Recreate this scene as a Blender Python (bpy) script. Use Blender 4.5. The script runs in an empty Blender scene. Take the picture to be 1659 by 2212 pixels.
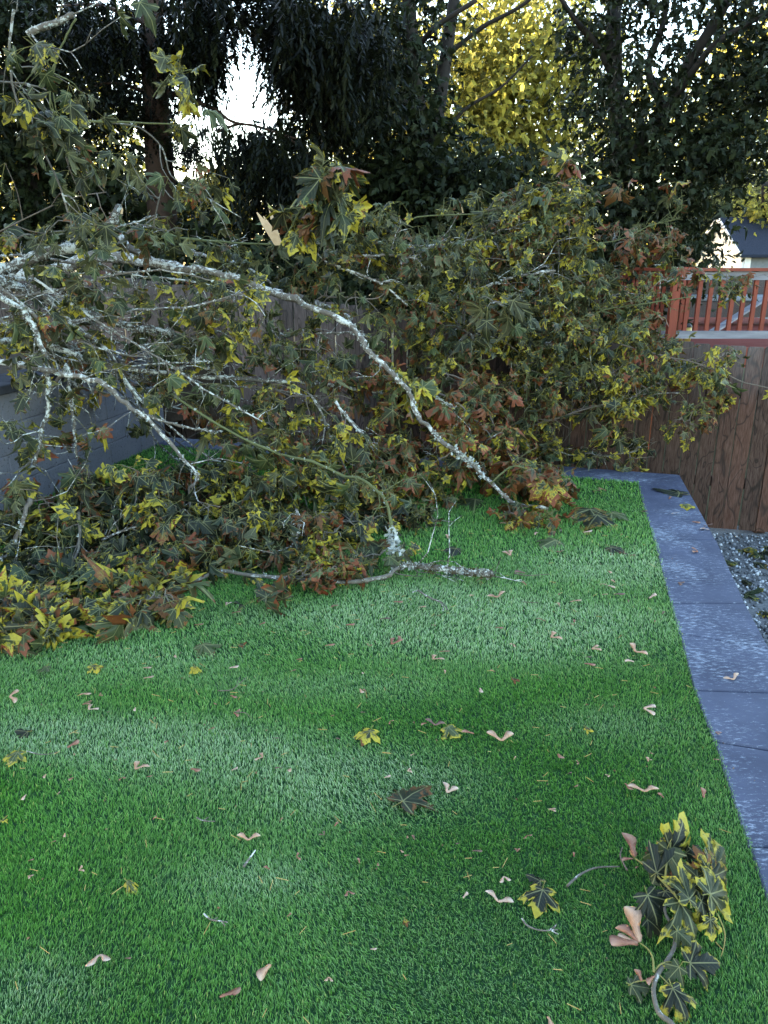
import bpy, math, random
import numpy as np
from mathutils import Vector, Matrix
random.seed(7); RG = np.random.default_rng(11)
R = math.radians
sc = bpy.context.scene
# ------------------------------------------------------------------ camera, sky, sun, exposure
PITCH = 18.0; EYE = 1.6; FPX = 769.0
cam = bpy.data.cameras.new('camera'); camo = bpy.data.objects.new('camera', cam)
sc.collection.objects.link(camo); sc.camera = camo
cam.sensor_fit = 'VERTICAL'; cam.sensor_height = 24; cam.lens = FPX/1024*24
cam.clip_end = 3000; cam.clip_start = 0.05
camo.location = (0, 0, EYE); camo.rotation_euler = (R(90-PITCH), 0, 0)
SUN_EL = 11.0; SUN_AZ = -70.0            # degrees, azimuth from +Y (view direction), negative = left
w = bpy.data.worlds.new('World'); sc.world = w; w.use_nodes = True
nt = w.node_tree; bg = nt.nodes['Background']
sky = nt.nodes.new('ShaderNodeTexSky'); sky.sky_type = 'NISHITA'; sky.sun_disc = False
sky.sun_elevation = R(SUN_EL); sky.sun_rotation = R(SUN_AZ)
sky.air_density = 1.0; sky.dust_density = 1.2; sky.ozone_density = 0.6
nt.links.new(sky.outputs[0], bg.inputs[0]); bg.inputs[1].default_value = 0.15
sl = bpy.data.lights.new('sun', 'SUN'); sl.energy = 4.5; sl.angle = R(0.5); sl.color = (1.0, 0.86, 0.62)
so = bpy.data.objects.new('sun', sl); sc.collection.objects.link(so)
sdir = Vector((math.sin(R(SUN_AZ))*math.cos(R(SUN_EL)), math.cos(R(SUN_AZ))*math.cos(R(SUN_EL)), math.sin(R(SUN_EL))))
so.rotation_euler = (-sdir).to_track_quat('-Z', 'Y').to_euler()
sc.view_settings.view_transform = 'Standard'; sc.view_settings.look = 'None'
sc.view_settings.exposure = 3.6; sc.view_settings.gamma = 1
try:
    sc.cycles.max_bounces = 6; sc.cycles.diffuse_bounces = 3; sc.cycles.transparent_max_bounces = 8
except Exception: pass

# ------------------------------------------------------------------ picture <-> place (photo coordinates in a 1659 x 2212 frame)
S = 768/1659.0
cp, sp = math.cos(R(PITCH)), math.sin(R(PITCH))
def ray(dx, dy):
    u = (dx*S-384)/FPX; v = (512-dy*S)/FPX
    return Vector((u, cp+v*sp, -sp+v*cp))
def P(dx, dy, Y):
    d = ray(dx, dy); t = Y/d.y
    return Vector((d.x*t, Y, EYE+d.z*t))
def G(dx, dy, z=0.0):
    d = ray(dx, dy); t = (z-EYE)/d.z
    return Vector((d.x*t, d.y*t, z))

# ------------------------------------------------------------------ mesh builder
class MB:
    def __init__(s): s.v = []; s.f = []; s.mi = []; s.n = 0
    def add(s, vs, fs, m=0):
        b = s.n; s.v.extend([tuple(x) for x in vs]); s.n += len(vs)
        s.f.extend([tuple(i+b for i in q) for q in fs]); s.mi.extend([m]*len(fs))
    def box(s, a, b, m=0):
        x0, y0, z0 = a; x1, y1, z1 = b
        s.add([(x0,y0,z0),(x1,y0,z0),(x1,y1,z0),(x0,y1,z0),(x0,y0,z1),(x1,y0,z1),(x1,y1,z1),(x0,y1,z1)],
              [(0,3,2,1),(4,5,6,7),(0,1,5,4),(1,2,6,5),(2,3,7,6),(3,0,4,7)], m)
    def obox(s, c, ux, uy, uz, hx, hy, hz, m=0):     # oriented box
        c = Vector(c); ux, uy, uz = Vector(ux), Vector(uy), Vector(uz); vs = []
        for k in (-1, 1):
            for i, j in ((-1,-1),(1,-1),(1,1),(-1,1)):
                vs.append(c+ux*hx*i+uy*hy*j+uz*hz*k)
        s.add(vs, [(0,3,2,1),(4,5,6,7),(0,1,5,4),(1,2,6,5),(2,3,7,6),(3,0,4,7)], m)
    def beam(s, a, b, wx, wz, m=0, up=Vector((0,0,1))):
        a, b = Vector(a), Vector(b); d = (b-a); L = d.length; d.normalize()
        sd = d.cross(up); sd = sd.normalized() if sd.length > 1e-5 else Vector((1,0,0)); u2 = sd.cross(d)
        s.obox((a+b)/2, d, sd, u2, L/2, wx/2, wz/2, m)
    def tube(s, pts, rad, k=8, m=0, cap=True, jit=0.0):
        pts = [Vector(p) for p in pts]; n = len(pts); fr = None; vs = []
        for i, p in enumerate(pts):
            t = (pts[min(i+1,n-1)]-pts[max(i-1,0)])
            t = t.normalized() if t.length > 1e-7 else Vector((0,0,1))
            if fr is None:
                a = Vector((0,0,1)) if abs(t.z) < .9 else Vector((1,0,0)); fr = t.cross(a).normalized()
            else:
                fr = fr-t*fr.dot(t); fr = fr.normalized() if fr.length > 1e-6 else t.orthogonal().normalized()
            bi = t.cross(fr); r = rad[i] if hasattr(rad, '__len__') else rad
            for j in range(k):
                a = 2*math.pi*j/k; q = r*(1+(random.uniform(-jit, jit) if jit else 0))
                vs.append(p+(fr*math.cos(a)+bi*math.sin(a))*q)
        fs = []
        for i in range(n-1):
            for j in range(k):
                fs.append((i*k+j, i*k+(j+1)%k, (i+1)*k+(j+1)%k, (i+1)*k+j))
        if cap: fs.append(tuple(range(k-1, -1, -1))); fs.append(tuple((n-1)*k+j for j in range(k)))
        s.add(vs, fs, m)
    def build(s, name, mats, parent=None, smooth=False):
        me = bpy.data.meshes.new(name); me.from_pydata(s.v, [], s.f); me.update()
        if not isinstance(mats, (list, tuple)): mats = [mats]
        for m in mats: me.materials.append(m)
        if len(mats) > 1: me.polygons.foreach_set('material_index', s.mi)
        if smooth: me.polygons.foreach_set('use_smooth', [True]*len(me.polygons))
        o = bpy.data.objects.new(name, me); sc.collection.objects.link(o)
        if parent: put(o, parent)
        return o
def put(o, parent):
    bpy.context.view_layer.update() if False else None
    o.parent = parent; o.matrix_parent_inverse = Matrix.Translation(parent.location).inverted() if parent.rotation_euler[2] == 0 else parent.matrix_basis.inverted()
def tag(o, label=None, cat=None, group=None, kind=None):
    if label: o['label'] = label
    if cat: o['category'] = cat
    if group: o['group'] = group
    if kind: o['kind'] = kind
    return o
def empty(name, loc, label, cat, group=None):
    o = bpy.data.objects.new(name, None); o.empty_display_size = .1; sc.collection.objects.link(o)
    o.location = loc; return tag(o, label, cat, group)
def smooth_line(pts, sub=5):
    pts = [Vector(p) for p in pts]
    if len(pts) < 3: return [pts[0].lerp(pts[-1], i/4) for i in range(5)]
    out = []; n = len(pts)
    for i in range(n-1):
        p0, p1, p2, p3 = pts[max(i-1,0)], pts[i], pts[i+1], pts[min(i+2,n-1)]
        for k in range(sub):
            t = k/sub
            out.append(.5*((2*p1)+(-p0+p2)*t+(2*p0-5*p1+4*p2-p3)*t*t+(-p0+3*p1-3*p2+p3)*t**3))
    out.append(pts[-1]); return out
def npmesh(name, V, T, mats, attrs=None, parent=None, smooth=True, mi=None):
    V = np.asarray(V, np.float32); T = np.asarray(T, np.int32)
    me = bpy.data.meshes.new(name); me.vertices.add(len(V)); me.vertices.foreach_set('co', V.ravel())
    me.loops.add(T.size); me.loops.foreach_set('vertex_index', T.ravel())
    me.polygons.add(len(T)); me.polygons.foreach_set('loop_start', np.arange(len(T), dtype=np.int32)*T.shape[1])
    if smooth: me.polygons.foreach_set('use_smooth', np.ones(len(T), bool))
    for m in (mats if isinstance(mats, (list, tuple)) else [mats]): me.materials.append(m)
    if mi is not None: me.polygons.foreach_set('material_index', np.asarray(mi, np.int32))
    for k, (ty, a) in (attrs or {}).items():
        at = me.attributes.new(k, ty, 'POINT')
        at.data.foreach_set('value' if ty == 'FLOAT' else 'color', np.asarray(a, np.float32).ravel())
    me.update(calc_edges=True); me.validate()
    o = bpy.data.objects.new(name, me); sc.collection.objects.link(o)
    if parent: put(o, parent)
    return o

# ------------------------------------------------------------------ materials
def mat(name, rough=.7, spec=.3):
    m = bpy.data.materials.new(name); m.use_nodes = True; n = m.node_tree
    b = n.nodes['Principled BSDF']; b.inputs['Roughness'].default_value = rough
    b.inputs['Specular IOR Level'].default_value = spec
    return m, n, b
def N(n, t, **k):
    x = n.nodes.new(t)
    for a, b in k.items():
        if a in x.inputs: x.inputs[a].default_value = b
        else: setattr(x, a, b)
    return x
def obj_coord(n, scale=(1,1,1), rot=(0,0,0)):
    c = N(n, 'ShaderNodeTexCoord'); mp = N(n, 'ShaderNodeMapping'); mp.inputs['Scale'].default_value = scale
    mp.inputs['Rotation'].default_value = rot
    n.links.new(c.outputs['Object'], mp.inputs[0]); return mp.outputs[0]
def noise(n, vec, scale, detail=4, rough=.6):
    x = N(n, 'ShaderNodeTexNoise'); x.inputs['Scale'].default_value = scale
    x.inputs['Detail'].default_value = detail; x.inputs['Roughness'].default_value = rough
    if vec is not None: n.links.new(vec, x.inputs['Vector'])
    return x.outputs['Fac']
def ramp(n, fac, stops):
    r = N(n, 'ShaderNodeValToRGB'); e = r.color_ramp.elements
    while len(e) < len(stops): e.new(.5)
    for q, (p, c) in zip(e, stops):
        q.position = p; q.color = (c, c, c, 1) if not hasattr(c, '__len__') else (*c, 1)
    n.links.new(fac, r.inputs[0]); return r.outputs[0]
def mix(n, fac, a, b):
    x = N(n, 'ShaderNodeMix'); x.data_type = 'RGBA'
    for s, v in ((x.inputs[0], fac), (x.inputs[6], a), (x.inputs[7], b)):
        if isinstance(v, (int, float)): s.default_value = v
        elif isinstance(v, tuple): s.default_value = (*v, 1)
        else: n.links.new(v, s)
    return x.outputs[2]
def math_(n, op, a, b=None, clamp=False):
    x = N(n, 'ShaderNodeMath'); x.operation = op; x.use_clamp = clamp
    for i, v in enumerate((a, b)):
        if v is None: continue
        if isinstance(v, (int, float)): x.inputs[i].default_value = v
        else: n.links.new(v, x.inputs[i])
    return x.outputs[0]
def bump(n, b, h, strength=.3, dist=.01):
    x = N(n, 'ShaderNodeBump'); x.inputs['Strength'].default_value = strength; x.inputs['Distance'].default_value = dist
    n.links.new(h, x.inputs['Height']); n.links.new(x.outputs[0], b.inputs['Normal'])
def attr(n, name, out='Fac'):
    x = N(n, 'ShaderNodeAttribute'); x.attribute_name = name; return x.outputs[out]

def leaf_mat(name, green, back, yellow=(.36,.30,.03), rust=(.085,.040,.012), margin=1.0, trans=.15, rough=.5, spec=.2, vein=(.20,.20,.09)):
    m, n, b = mat(name, rough, spec)
    rn = N(n, 'ShaderNodeSeparateColor'); n.links.new(attr(n, 'rnd', 'Color'), rn.inputs[0])
    yr, rr, hr = rn.outputs[0], rn.outputs[1], rn.outputs[2]
    e = attr(n, 'edge'); co = obj_coord(n); nz = ramp(n, noise(n, co, 38, 4, .65), [(.3, 0.), (.7, 1.)])
    h3 = math_(n, 'POWER', hr, 2.6) if margin > 0 else hr; kk = (4.0, 4.2, 3.6) if margin > 0 else (2.6, 2.2, 1.5)
    g2 = mix(n, h3, green, tuple(c*k for c, k in zip(green, kk)))
    geo = N(n, 'ShaderNodeNewGeometry')
    base = mix(n, geo.outputs['Backfacing'], g2, mix(n, hr, tuple(c*.3 for c in back), back))
    if vein:
        L = N(n, 'ShaderNodeSeparateColor'); n.links.new(attr(n, 'loc', 'Color'), L.inputs[0])
        X = math_(n, 'ABSOLUTE', math_(n, 'SUBTRACT', L.outputs[0], 1.0)); Y = math_(n, 'SUBTRACT', L.outputs[1], 1.0)
        def line(a): return math_(n, 'ABSOLUTE', math_(n, 'ADD', math_(n, 'MULTIPLY', X, math.sin(a)), math_(n, 'MULTIPLY', Y, -math.cos(a))))
        d0 = math_(n, 'ADD', X, math_(n, 'MULTIPLY', math_(n, 'LESS_THAN', Y, 0.0), 1.0)); a1 = math.atan2(.50, .74); a2 = math.atan2(-.12, .47)
        d = math_(n, 'MINIMUM', math_(n, 'MINIMUM', d0, line(a1)), math_(n, 'ADD', line(a2), math_(n, 'MULTIPLY', math_(n, 'GREATER_THAN', Y, .05), 1.)))
        sv = math_(n, 'PINGPONG', math_(n, 'ADD', math_(n, 'MULTIPLY', math_(n, 'SUBTRACT', Y, math_(n, 'MULTIPLY', d0, .9)), 7.0), 20.), .5)
        f = math_(n, 'MAXIMUM', ramp(n, d, [(.010, 1.), (.022, 0.)]), math_(n, 'MULTIPLY', ramp(n, sv, [(.0, 1.), (.07, 0.)]), .30))
        base = mix(n, math_(n, 'MULTIPLY', f, .6), base, vein)
    if margin > 0:
        ey = math_(n, 'ADD', math_(n, 'ADD', e, math_(n, 'MULTIPLY', nz, .9)), math_(n, 'MULTIPLY', yr, 1.1*margin))
        fy = ramp(n, math_(n, 'MULTIPLY', ey, .4), [(.755, 0.0), (.85, 1.0)])
        base = mix(n, fy, base, mix(n, nz, yellow, tuple(c*.6 for c in yellow)))
        er = math_(n, 'ADD', math_(n, 'ADD', e, math_(n, 'MULTIPLY', nz, .9)), math_(n, 'MULTIPLY', rr, 1.15*margin))
        fr = ramp(n, math_(n, 'MULTIPLY', er, .4), [(.80, 0.0), (.88, 1.0)])
        base = mix(n, fr, base, mix(n, hr, rust, (.13,.035,.014)))
    n.links.new(base, b.inputs['Base Color'])
    if trans:
        t = N(n, 'ShaderNodeBsdfTranslucent'); n.links.new(base, t.inputs[0])
        ms = N(n, 'ShaderNodeMixShader'); ms.inputs[0].default_value = trans
        n.links.new(b.outputs[0], ms.inputs[1]); n.links.new(t.outputs[0], ms.inputs[2])
        n.links.new(ms.outputs[0], n.nodes['Material Output'].inputs[0])
    return m
M = {}
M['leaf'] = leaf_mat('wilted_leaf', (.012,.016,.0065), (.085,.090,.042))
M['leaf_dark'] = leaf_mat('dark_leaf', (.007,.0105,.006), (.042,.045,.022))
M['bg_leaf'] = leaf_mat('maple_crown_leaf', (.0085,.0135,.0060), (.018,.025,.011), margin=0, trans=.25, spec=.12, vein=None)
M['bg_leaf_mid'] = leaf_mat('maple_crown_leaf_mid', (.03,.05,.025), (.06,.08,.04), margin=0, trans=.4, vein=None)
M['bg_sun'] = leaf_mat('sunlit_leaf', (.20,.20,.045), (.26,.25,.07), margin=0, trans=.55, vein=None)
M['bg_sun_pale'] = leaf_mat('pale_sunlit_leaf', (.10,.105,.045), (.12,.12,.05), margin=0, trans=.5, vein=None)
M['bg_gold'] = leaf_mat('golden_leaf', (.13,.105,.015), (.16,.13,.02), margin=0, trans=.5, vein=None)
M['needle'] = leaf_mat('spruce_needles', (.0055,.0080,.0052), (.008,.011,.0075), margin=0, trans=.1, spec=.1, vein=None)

def bark(name, c1, c2, lich=None, lo=.5, hi=.6, sc_=30, rough=.85):
    m, n, b = mat(name, rough, .2); co = obj_coord(n)
    f = noise(n, co, sc_, 5, .7); c = mix(n, ramp(n, f, [(.3, 0.), (.7, 1.)]), c1, c2)
    if lich:
        f2 = math_(n, 'ADD', math_(n, 'MULTIPLY', noise(n, co, sc_*.8, 6, .75), .62), math_(n, 'MULTIPLY', noise(n, co, sc_*.14, 3, .6), .38)); c = mix(n, ramp(n, f2, [(lo, 0.), (hi-.02, 1.)]), c, lich)
    n.links.new(c, b.inputs['Base Color']); bump(n, b, f, .6, .006); return m
M['bark_pale'] = bark('pale_bark', (.065,.055,.045), (.135,.12,.10), (.40,.41,.38), .515, .57, 45)
M['bark_grey'] = bark('grey_bark', (.06,.052,.04), (.12,.11,.09), (.30,.31,.285), .55, .60, 40)
M['bark_lichen'] = bark('lichened_bark', (.04,.034,.026), (.10,.09,.075), (.38,.40,.37), .50, .56, 55)
M['bark_green'] = bark('green_twig', (.06,.07,.028), (.10,.105,.045), (.18,.18,.14), .6, .68, 50)
M['bark_twig'] = bark('brown_twig', (.07,.055,.045), (.14,.115,.09), None, sc_=60)
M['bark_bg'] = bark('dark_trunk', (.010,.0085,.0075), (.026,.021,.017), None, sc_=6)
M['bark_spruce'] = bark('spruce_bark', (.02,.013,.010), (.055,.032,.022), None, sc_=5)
M['petiole'] = bark('petiole', (.12,.13,.035), (.17,.14,.05), None, sc_=20)
M['wood_raw'] = bark('splintered_wood', (.50,.33,.18), (.62,.46,.28), None, sc_=25)
M['lichen'] = bark('lichen', (.26,.29,.27), (.44,.47,.44), None, sc_=60)
M['moss'] = bark('moss', (.035,.028,.010), (.09,.065,.02), None, sc_=60)

def wood_fence(name='weathered_cedar', c1=(.012,.008,.006), c2=(.088,.060,.048), c3=(.060,.022,.013)):
    m, n, b = mat(name, .85, .1)
    c = N(n, 'ShaderNodeTexCoord'); oi = N(n, 'ShaderNodeObjectInfo')
    ad = N(n, 'ShaderNodeVectorMath'); ad.operation = 'ADD'; n.links.new(c.outputs['Object'], ad.inputs[0])
    cm = N(n, 'ShaderNodeCombineXYZ'); n.links.new(math_(n, 'MULTIPLY', oi.outputs['Random'], 50), cm.inputs[0])
    n.links.new(math_(n, 'MULTIPLY', oi.outputs['Random'], 37), cm.inputs[2]); n.links.new(cm.outputs[0], ad.inputs[1])
    mp = N(n, 'ShaderNodeMapping'); mp.inputs['Scale'].default_value = (1, 1, .09); n.links.new(ad.outputs[0], mp.inputs[0])
    mp2 = N(n, 'ShaderNodeMapping'); mp2.inputs['Scale'].default_value = (1, 1, .35); n.links.new(ad.outputs[0], mp2.inputs[0])
    wv = N(n, 'ShaderNodeTexNoise'); wv.inputs['Scale'].default_value = 9; wv.inputs['Detail'].default_value = 1; wv.inputs['Distortion'].default_value = .6
    n.links.new(mp2.outputs[0], wv.inputs['Vector'])
    rings = math_(n, 'PINGPONG', math_(n, 'MULTIPLY', wv.outputs['Fac'], 9.0), 1.0)
    gr = noise(n, mp.outputs[0], 110, 4, .7)
    base = mix(n, ramp(n, gr, [(.3, 0.), (.7, 1.)]), c1, c2)
    red = mix(n, oi.outputs['Random'], base, c3); base = mix(n, .45, base, red)
    base = mix(n, math_(n, 'MULTIPLY', ramp(n, rings, [(.0, 1.), (.30, 0.)]), .85), base, (.016,.012,.010))
    # grey, sun-bleached upper ends
    sx = N(n, 'ShaderNodeSeparateXYZ'); gen = N(n, 'ShaderNodeTexCoord'); n.links.new(gen.outputs['Generated'], sx.inputs[0])
    top = math_(n, 'ADD', sx.outputs[2], math_(n, 'MULTIPLY', noise(n, mp2.outputs[0], 5, 4), .5))
    base = mix(n, ramp(n, math_(n, 'MULTIPLY', top, .62), [(.60, 0.), (.88, .62)]), base, mix(n, gr, (.03,.028,.027), (.15,.145,.145)))
    hv = N(n, 'ShaderNodeHueSaturation'); n.links.new(base, hv.inputs['Color']); n.links.new(math_(n, 'ADD', math_(n, 'MULTIPLY', oi.outputs['Random'], .75), .75), hv.inputs['Value']); base = hv.outputs[0]
    n.links.new(base, b.inputs['Base Color'])
    bump(n, b, math_(n, 'ADD', gr, math_(n, 'MULTIPLY', rings, .4)), .5, .004); return m
M['fence'] = wood_fence(); M['fence_old'] = wood_fence('greyed_cedar', (.03,.024,.023), (.15,.115,.10), (.12,.085,.075))
def slate():
    m, n, b = mat('blue_slate', .65, .18); co = obj_coord(n); mp = obj_coord(n, (1, 2.6, 1), (0, 0, R(-14)))
    f1 = noise(n, co, 3, 5, .6); c = mix(n, ramp(n, f1, [(.3, 0.), (.7, 1.)]), (.026,.031,.053), (.055,.064,.100))
    s1 = noise(n, mp, 26, 7, .8); s2 = noise(n, co, 1.6, 3)
    sc1 = ramp(n, math_(n, 'ADD', s1, math_(n, 'MULTIPLY', s2, .55)), [(.81, 0.), (.97, 1.)])
    c = mix(n, math_(n, 'MULTIPLY', sc1, .75), c, (.27,.31,.37))
    s3 = noise(n, co, 75, 4, .7); c = mix(n, math_(n, 'MULTIPLY', ramp(n, s3, [(.66, 0.), (.72, 1.)]), .6), c, (.34,.38,.42))
    n.links.new(c, b.inputs['Base Color']); bump(n, b, noise(n, co, 40, 6), .35, .004); return m
M['slate'] = slate()
def block():
    m, n, b = mat('wall_block', .9, .2); co = obj_coord(n)
    f = noise(n, co, 5, 6); g = noise(n, co, 60, 4, .7)
    c = mix(n, f, (.10,.103,.12), (.165,.168,.195)); c = mix(n, ramp(n, g, [(.33, 1.), (.42, 0.)]), c, (.04,.04,.05))
    n.links.new(c, b.inputs['Base Color']); bump(n, b, g, .8, .006); return m
M['block'] = block()
def simple(name, c1, c2, scale=8, rough=.8, spec=.3, bmp=.2, stretch=(1,1,1), bd=.004):
    m, n, b = mat(name, rough, spec); co = obj_coord(n, stretch); f = noise(n, co, scale, 6, .65)
    n.links.new(mix(n, ramp(n, f, [(.3, 0.), (.7, 1.)]), c1, c2), b.inputs['Base Color']); bump(n, b, f, bmp, bd); return m
M['cap'] = simple('dark_cap_stone', (.018,.020,.026), (.045,.048,.060), 9, .9, .15, .4)
M['soil'] = simple('soil', (.03,.022,.016), (.07,.055,.04), 12, .95, .1, .6)
M['ground'] = simple('ground', (.025,.03,.015), (.06,.055,.03), 1.2, .95, .1, .4)
M['turf_base'] = simple('turf_backing', (.010,.035,.012), (.018,.05,.02), 40, .9, .1, .5)
M['gravel_base'] = simple('gravel_bed', (.07,.075,.08), (.16,.165,.17), 45, .95, .1, 1)
M['red_stain'] = simple('red_stained_wood', (.13,.024,.012), (.20,.042,.019), 14, .65, .3, .3, (1,1,.15))
M['red_floor'] = simple('red_deck_boards', (.10,.027,.024), (.17,.052,.042), 18, .95, .04, .3, (.15,1,1))
M['grey_rail'] = simple('weathered_rail', (.11,.105,.12), (.24,.235,.25), 14, .9, .08, .3, (.12,1,1))
M['roof'] = simple('slate_roof', (.012,.015,.023), (.03,.035,.05), 30, .9, .08, .5)
M['white_paint'] = simple('white_paint', (.62,.60,.56), (.78,.76,.72), 8, .6, .3, .1)
M['grey_paint'] = simple('grey_paint', (.12,.13,.14), (.18,.19,.20), 8, .7, .3, .1)
M['wicker'] = simple('dark_wicker', (.03,.022,.02), (.08,.06,.055), 60, .7, .3, .8)
M['black'] = simple('black_metal', (.012,.012,.013), (.02,.02,.02), 20, .5, .4, .1)
M['candle'] = simple('yellow_glass', (.55,.38,.08), (.65,.48,.14), 10, .4, .5, .1)
M['cushion'] = simple('grey_cushion', (.14,.16,.18), (.22,.24,.26), 30, .9, .2, .2)
def stone_mat():
    m, n, b = mat('gravel_stone', .8, .3)
    r = attr(n, 'rnd', 'Color'); s = N(n, 'ShaderNodeSeparateColor'); n.links.new(r, s.inputs[0])
    n.links.new(ramp(n, s.outputs[0], [(0., (.03,.035,.04)), (.4, (.10,.11,.125)), (.75, (.19,.21,.23)), (1., (.42,.45,.48))]), b.inputs['Base Color']); return m
M['stone'] = stone_mat()
def blade_mat():
    m, n, b = mat('turf_blade', .5, .3)
    s = N(n, 'ShaderNodeSeparateColor'); n.links.new(attr(n, 'rnd', 'Color'), s.inputs[0])
    c = ramp(n, s.outputs[0], [(0., (.036,.14,.010)), (.5, (.105,.30,.034)), (.86, (.22,.43,.085)), (1., (.42,.46,.12))])
    c = mix(n, math_(n, 'MULTIPLY', s.outputs[1], 1.0), c, (.44,.56,.34))    # pale sheen of the leaning pile, painted into the blade colour
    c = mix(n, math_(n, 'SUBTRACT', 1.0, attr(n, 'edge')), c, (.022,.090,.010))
    n.links.new(c, b.inputs['Base Color'])
    t = N(n, 'ShaderNodeBsdfTranslucent'); n.links.new(c, t.inputs[0]); ms = N(n, 'ShaderNodeMixShader'); ms.inputs[0].default_value = .34
    n.links.new(b.outputs[0], ms.inputs[1]); n.links.new(t.outputs[0], ms.inputs[2]); n.links.new(ms.outputs[0], n.nodes['Material Output'].inputs[0])
    return m
M['blade'] = blade_mat()
def seed_mat(name, c1, c2, tip):
    m, n, b = mat(name, .6, .3); co = obj_coord(n, (1, 12, 1)); f = noise(n, co, 90, 3)
    c = mix(n, ramp(n, f, [(.35, 0.), (.65, 1.)]), c1, c2)
    c = mix(n, ramp(n, attr(n, 'edge'), [(.6, 0.), (1., .8)]), c, tip)
    n.links.new(c, b.inputs['Base Color']); bump(n, b, f, .5, .002); return m
M['seed_tan'] = seed_mat('tan_seed', (.22,.115,.065), (.36,.22,.14), (.40,.30,.22))
M['seed_pale'] = seed_mat('pale_seed', (.26,.16,.11), (.38,.27,.20), (.42,.34,.27))
M['seed_brown'] = seed_mat('brown_seed', (.13,.05,.03), (.22,.10,.06), (.28,.17,.12))
M['seed_dark'] = seed_mat('dark_seed', (.07,.04,.03), (.13,.07,.05), (.15,.09,.07))
M['needle_dry'] = simple('dry_needle', (.30,.18,.05), (.48,.33,.13), 10, .7, .3, 0)

# ------------------------------------------------------------------ leaves
HALF = [(.02,-.06),(.12,-.17),(.30,-.20),(.47,-.12),(.36,.0),(.44,.06),(.34,.15),(.52,.24),(.63,.30),(.74,.50),(.60,.50),(.53,.62),(.40,.53),(.24,.42),(.27,.60),(.36,.74),(.22,.80),(.17,.95),(0,1.12)]
LOB = [math.atan2(y, x) for x, y in ((.47,-.12),(.74,.50),(0,1.12),(-.74,.50),(-.47,-.12))]
def leaf_template(lod, rs, curl=None):
    if lod == 0: half = HALF; rings = [.33, .68, 1.]
    elif lod == 1: half = [HALF[i] for i in (0,2,3,4,6,9,11,13,15,16,18)]; rings = [.6, 1.]
    else: half = [HALF[i] for i in (0,3,6,9,13,15,18)]; rings = [1.]
    out = half+[(-x, y) for x, y in half[-2::-1]]; n = len(out)
    k1 = rs.uniform(-.25, .9) if curl is None else curl; k2 = rs.uniform(-.03, .07); fold = rs.choice([rs.uniform(-.1, .5), rs.uniform(.5, 1.3)]) if curl is None else rs.uniform(0, .35); lc = [rs.uniform(-.9, 2.0) for _ in range(5)]; k1 *= .8; jz = .035 if (lod < 2 and curl is None) else .012; ph = rs.uniform(0, 6.28); tw = rs.uniform(-.5, .5)
    sxl, syl = rs.uniform(.72, 1.08), rs.uniform(.85, 1.1); out = [(x*rs.uniform(.9, 1.08), y*rs.uniform(.92, 1.06)) for x, y in out]
    def shape(x, y):
        x, y = x*sxl, y*syl
        r = math.hypot(x, y); a = math.atan2(y, x)
        z = -k1*r*r*.55+k2*math.cos((a-math.pi/2)*5)*r+.07*math.sin(7*a+ph)*r*r-abs(x)*fold*.6+tw*x*y*.5
        li = min(range(5), key=lambda i: abs(LOB[i]-a)); z -= lc[li]*max(r-.35, 0)**2*(.9 if curl is None else .25)
        q = 1-.16*abs(k1)*r; return (x*q, y*q, z+rs.gauss(0, jz)*min(r*2, 1))
    V = [shape(0, 0)]; E = [0.]; W = [(0, 0)]; F = []
    for t in rings:
        for x, y in out:
            V.append(shape(x*t, y*t)); E.append(t)
            W.append((x*t, y*t))
    for j in range(n-1): F.append((0, 1+j, 2+j))
    F.append((0, n, 1))
    for i in range(len(rings)-1):
        for j in range(n):
            a, b = 1+i*n+j, 1+i*n+(j+1) % n; c, d = a+n, b+n
            F += [(a, c, d), (a, d, b)]
    W = np.array(W); W = np.concatenate([W+1, np.ones((len(W), 2))], 1)
    return np.array(V), np.array(F), np.array(E), W
_rs = random.Random(3)
TPL = {l: [leaf_template(l, _rs) for _ in range(16)] for l in (0, 1, 2)}
FLAT = [leaf_template(0, _rs, c) for c in (.05, .2, .35, .5)]
def basis(axis, normal):
    """columns x,y(axis),z from arrays of leaf axes and approximate normals"""
    y = axis/np.linalg.norm(axis, axis=1, keepdims=True)
    x = np.cross(y, normal); x /= (np.linalg.norm(x, axis=1, keepdims=True)+1e-9)
    z = np.cross(x, y); return np.stack([x, y, z], axis=2)
def leaf_arrays(pos, axis, normal, size, rnd, lod=1, tpl=None):
    pos = np.asarray(pos, float); n = len(pos)
    B = basis(np.asarray(axis, float), np.asarray(normal, float)); ch = RG.integers(0, len(tpl or TPL[lod]), n)
    Vs, Fs, Es, Rs, Ws = [], [], [], [], []; off = 0
    for k, (tv, tf, te, tw) in enumerate(tpl or TPL[lod]):
        idx = np.nonzero(ch == k)[0]
        if not len(idx): continue
        v = np.einsum('nij,vj->nvi', B[idx], tv)*np.asarray(size)[idx][:, None, None]+pos[idx][:, None, :]
        m, q = len(idx), len(tv)
        Vs.append(v.reshape(-1, 3)); Fs.append((tf[None]+(np.arange(m)*q)[:, None, None]+off).reshape(-1, 3)); off += m*q
        Es.append(np.tile(te, m)); Ws.append(np.tile(tw, (m, 1)))
        Rs.append(np.repeat(np.concatenate([np.asarray(rnd)[idx], np.ones((m, 1))], 1), q, axis=0))
    return np.concatenate(Vs), np.concatenate(Fs), np.concatenate(Es), np.concatenate(Rs), np.concatenate(Ws)
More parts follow.
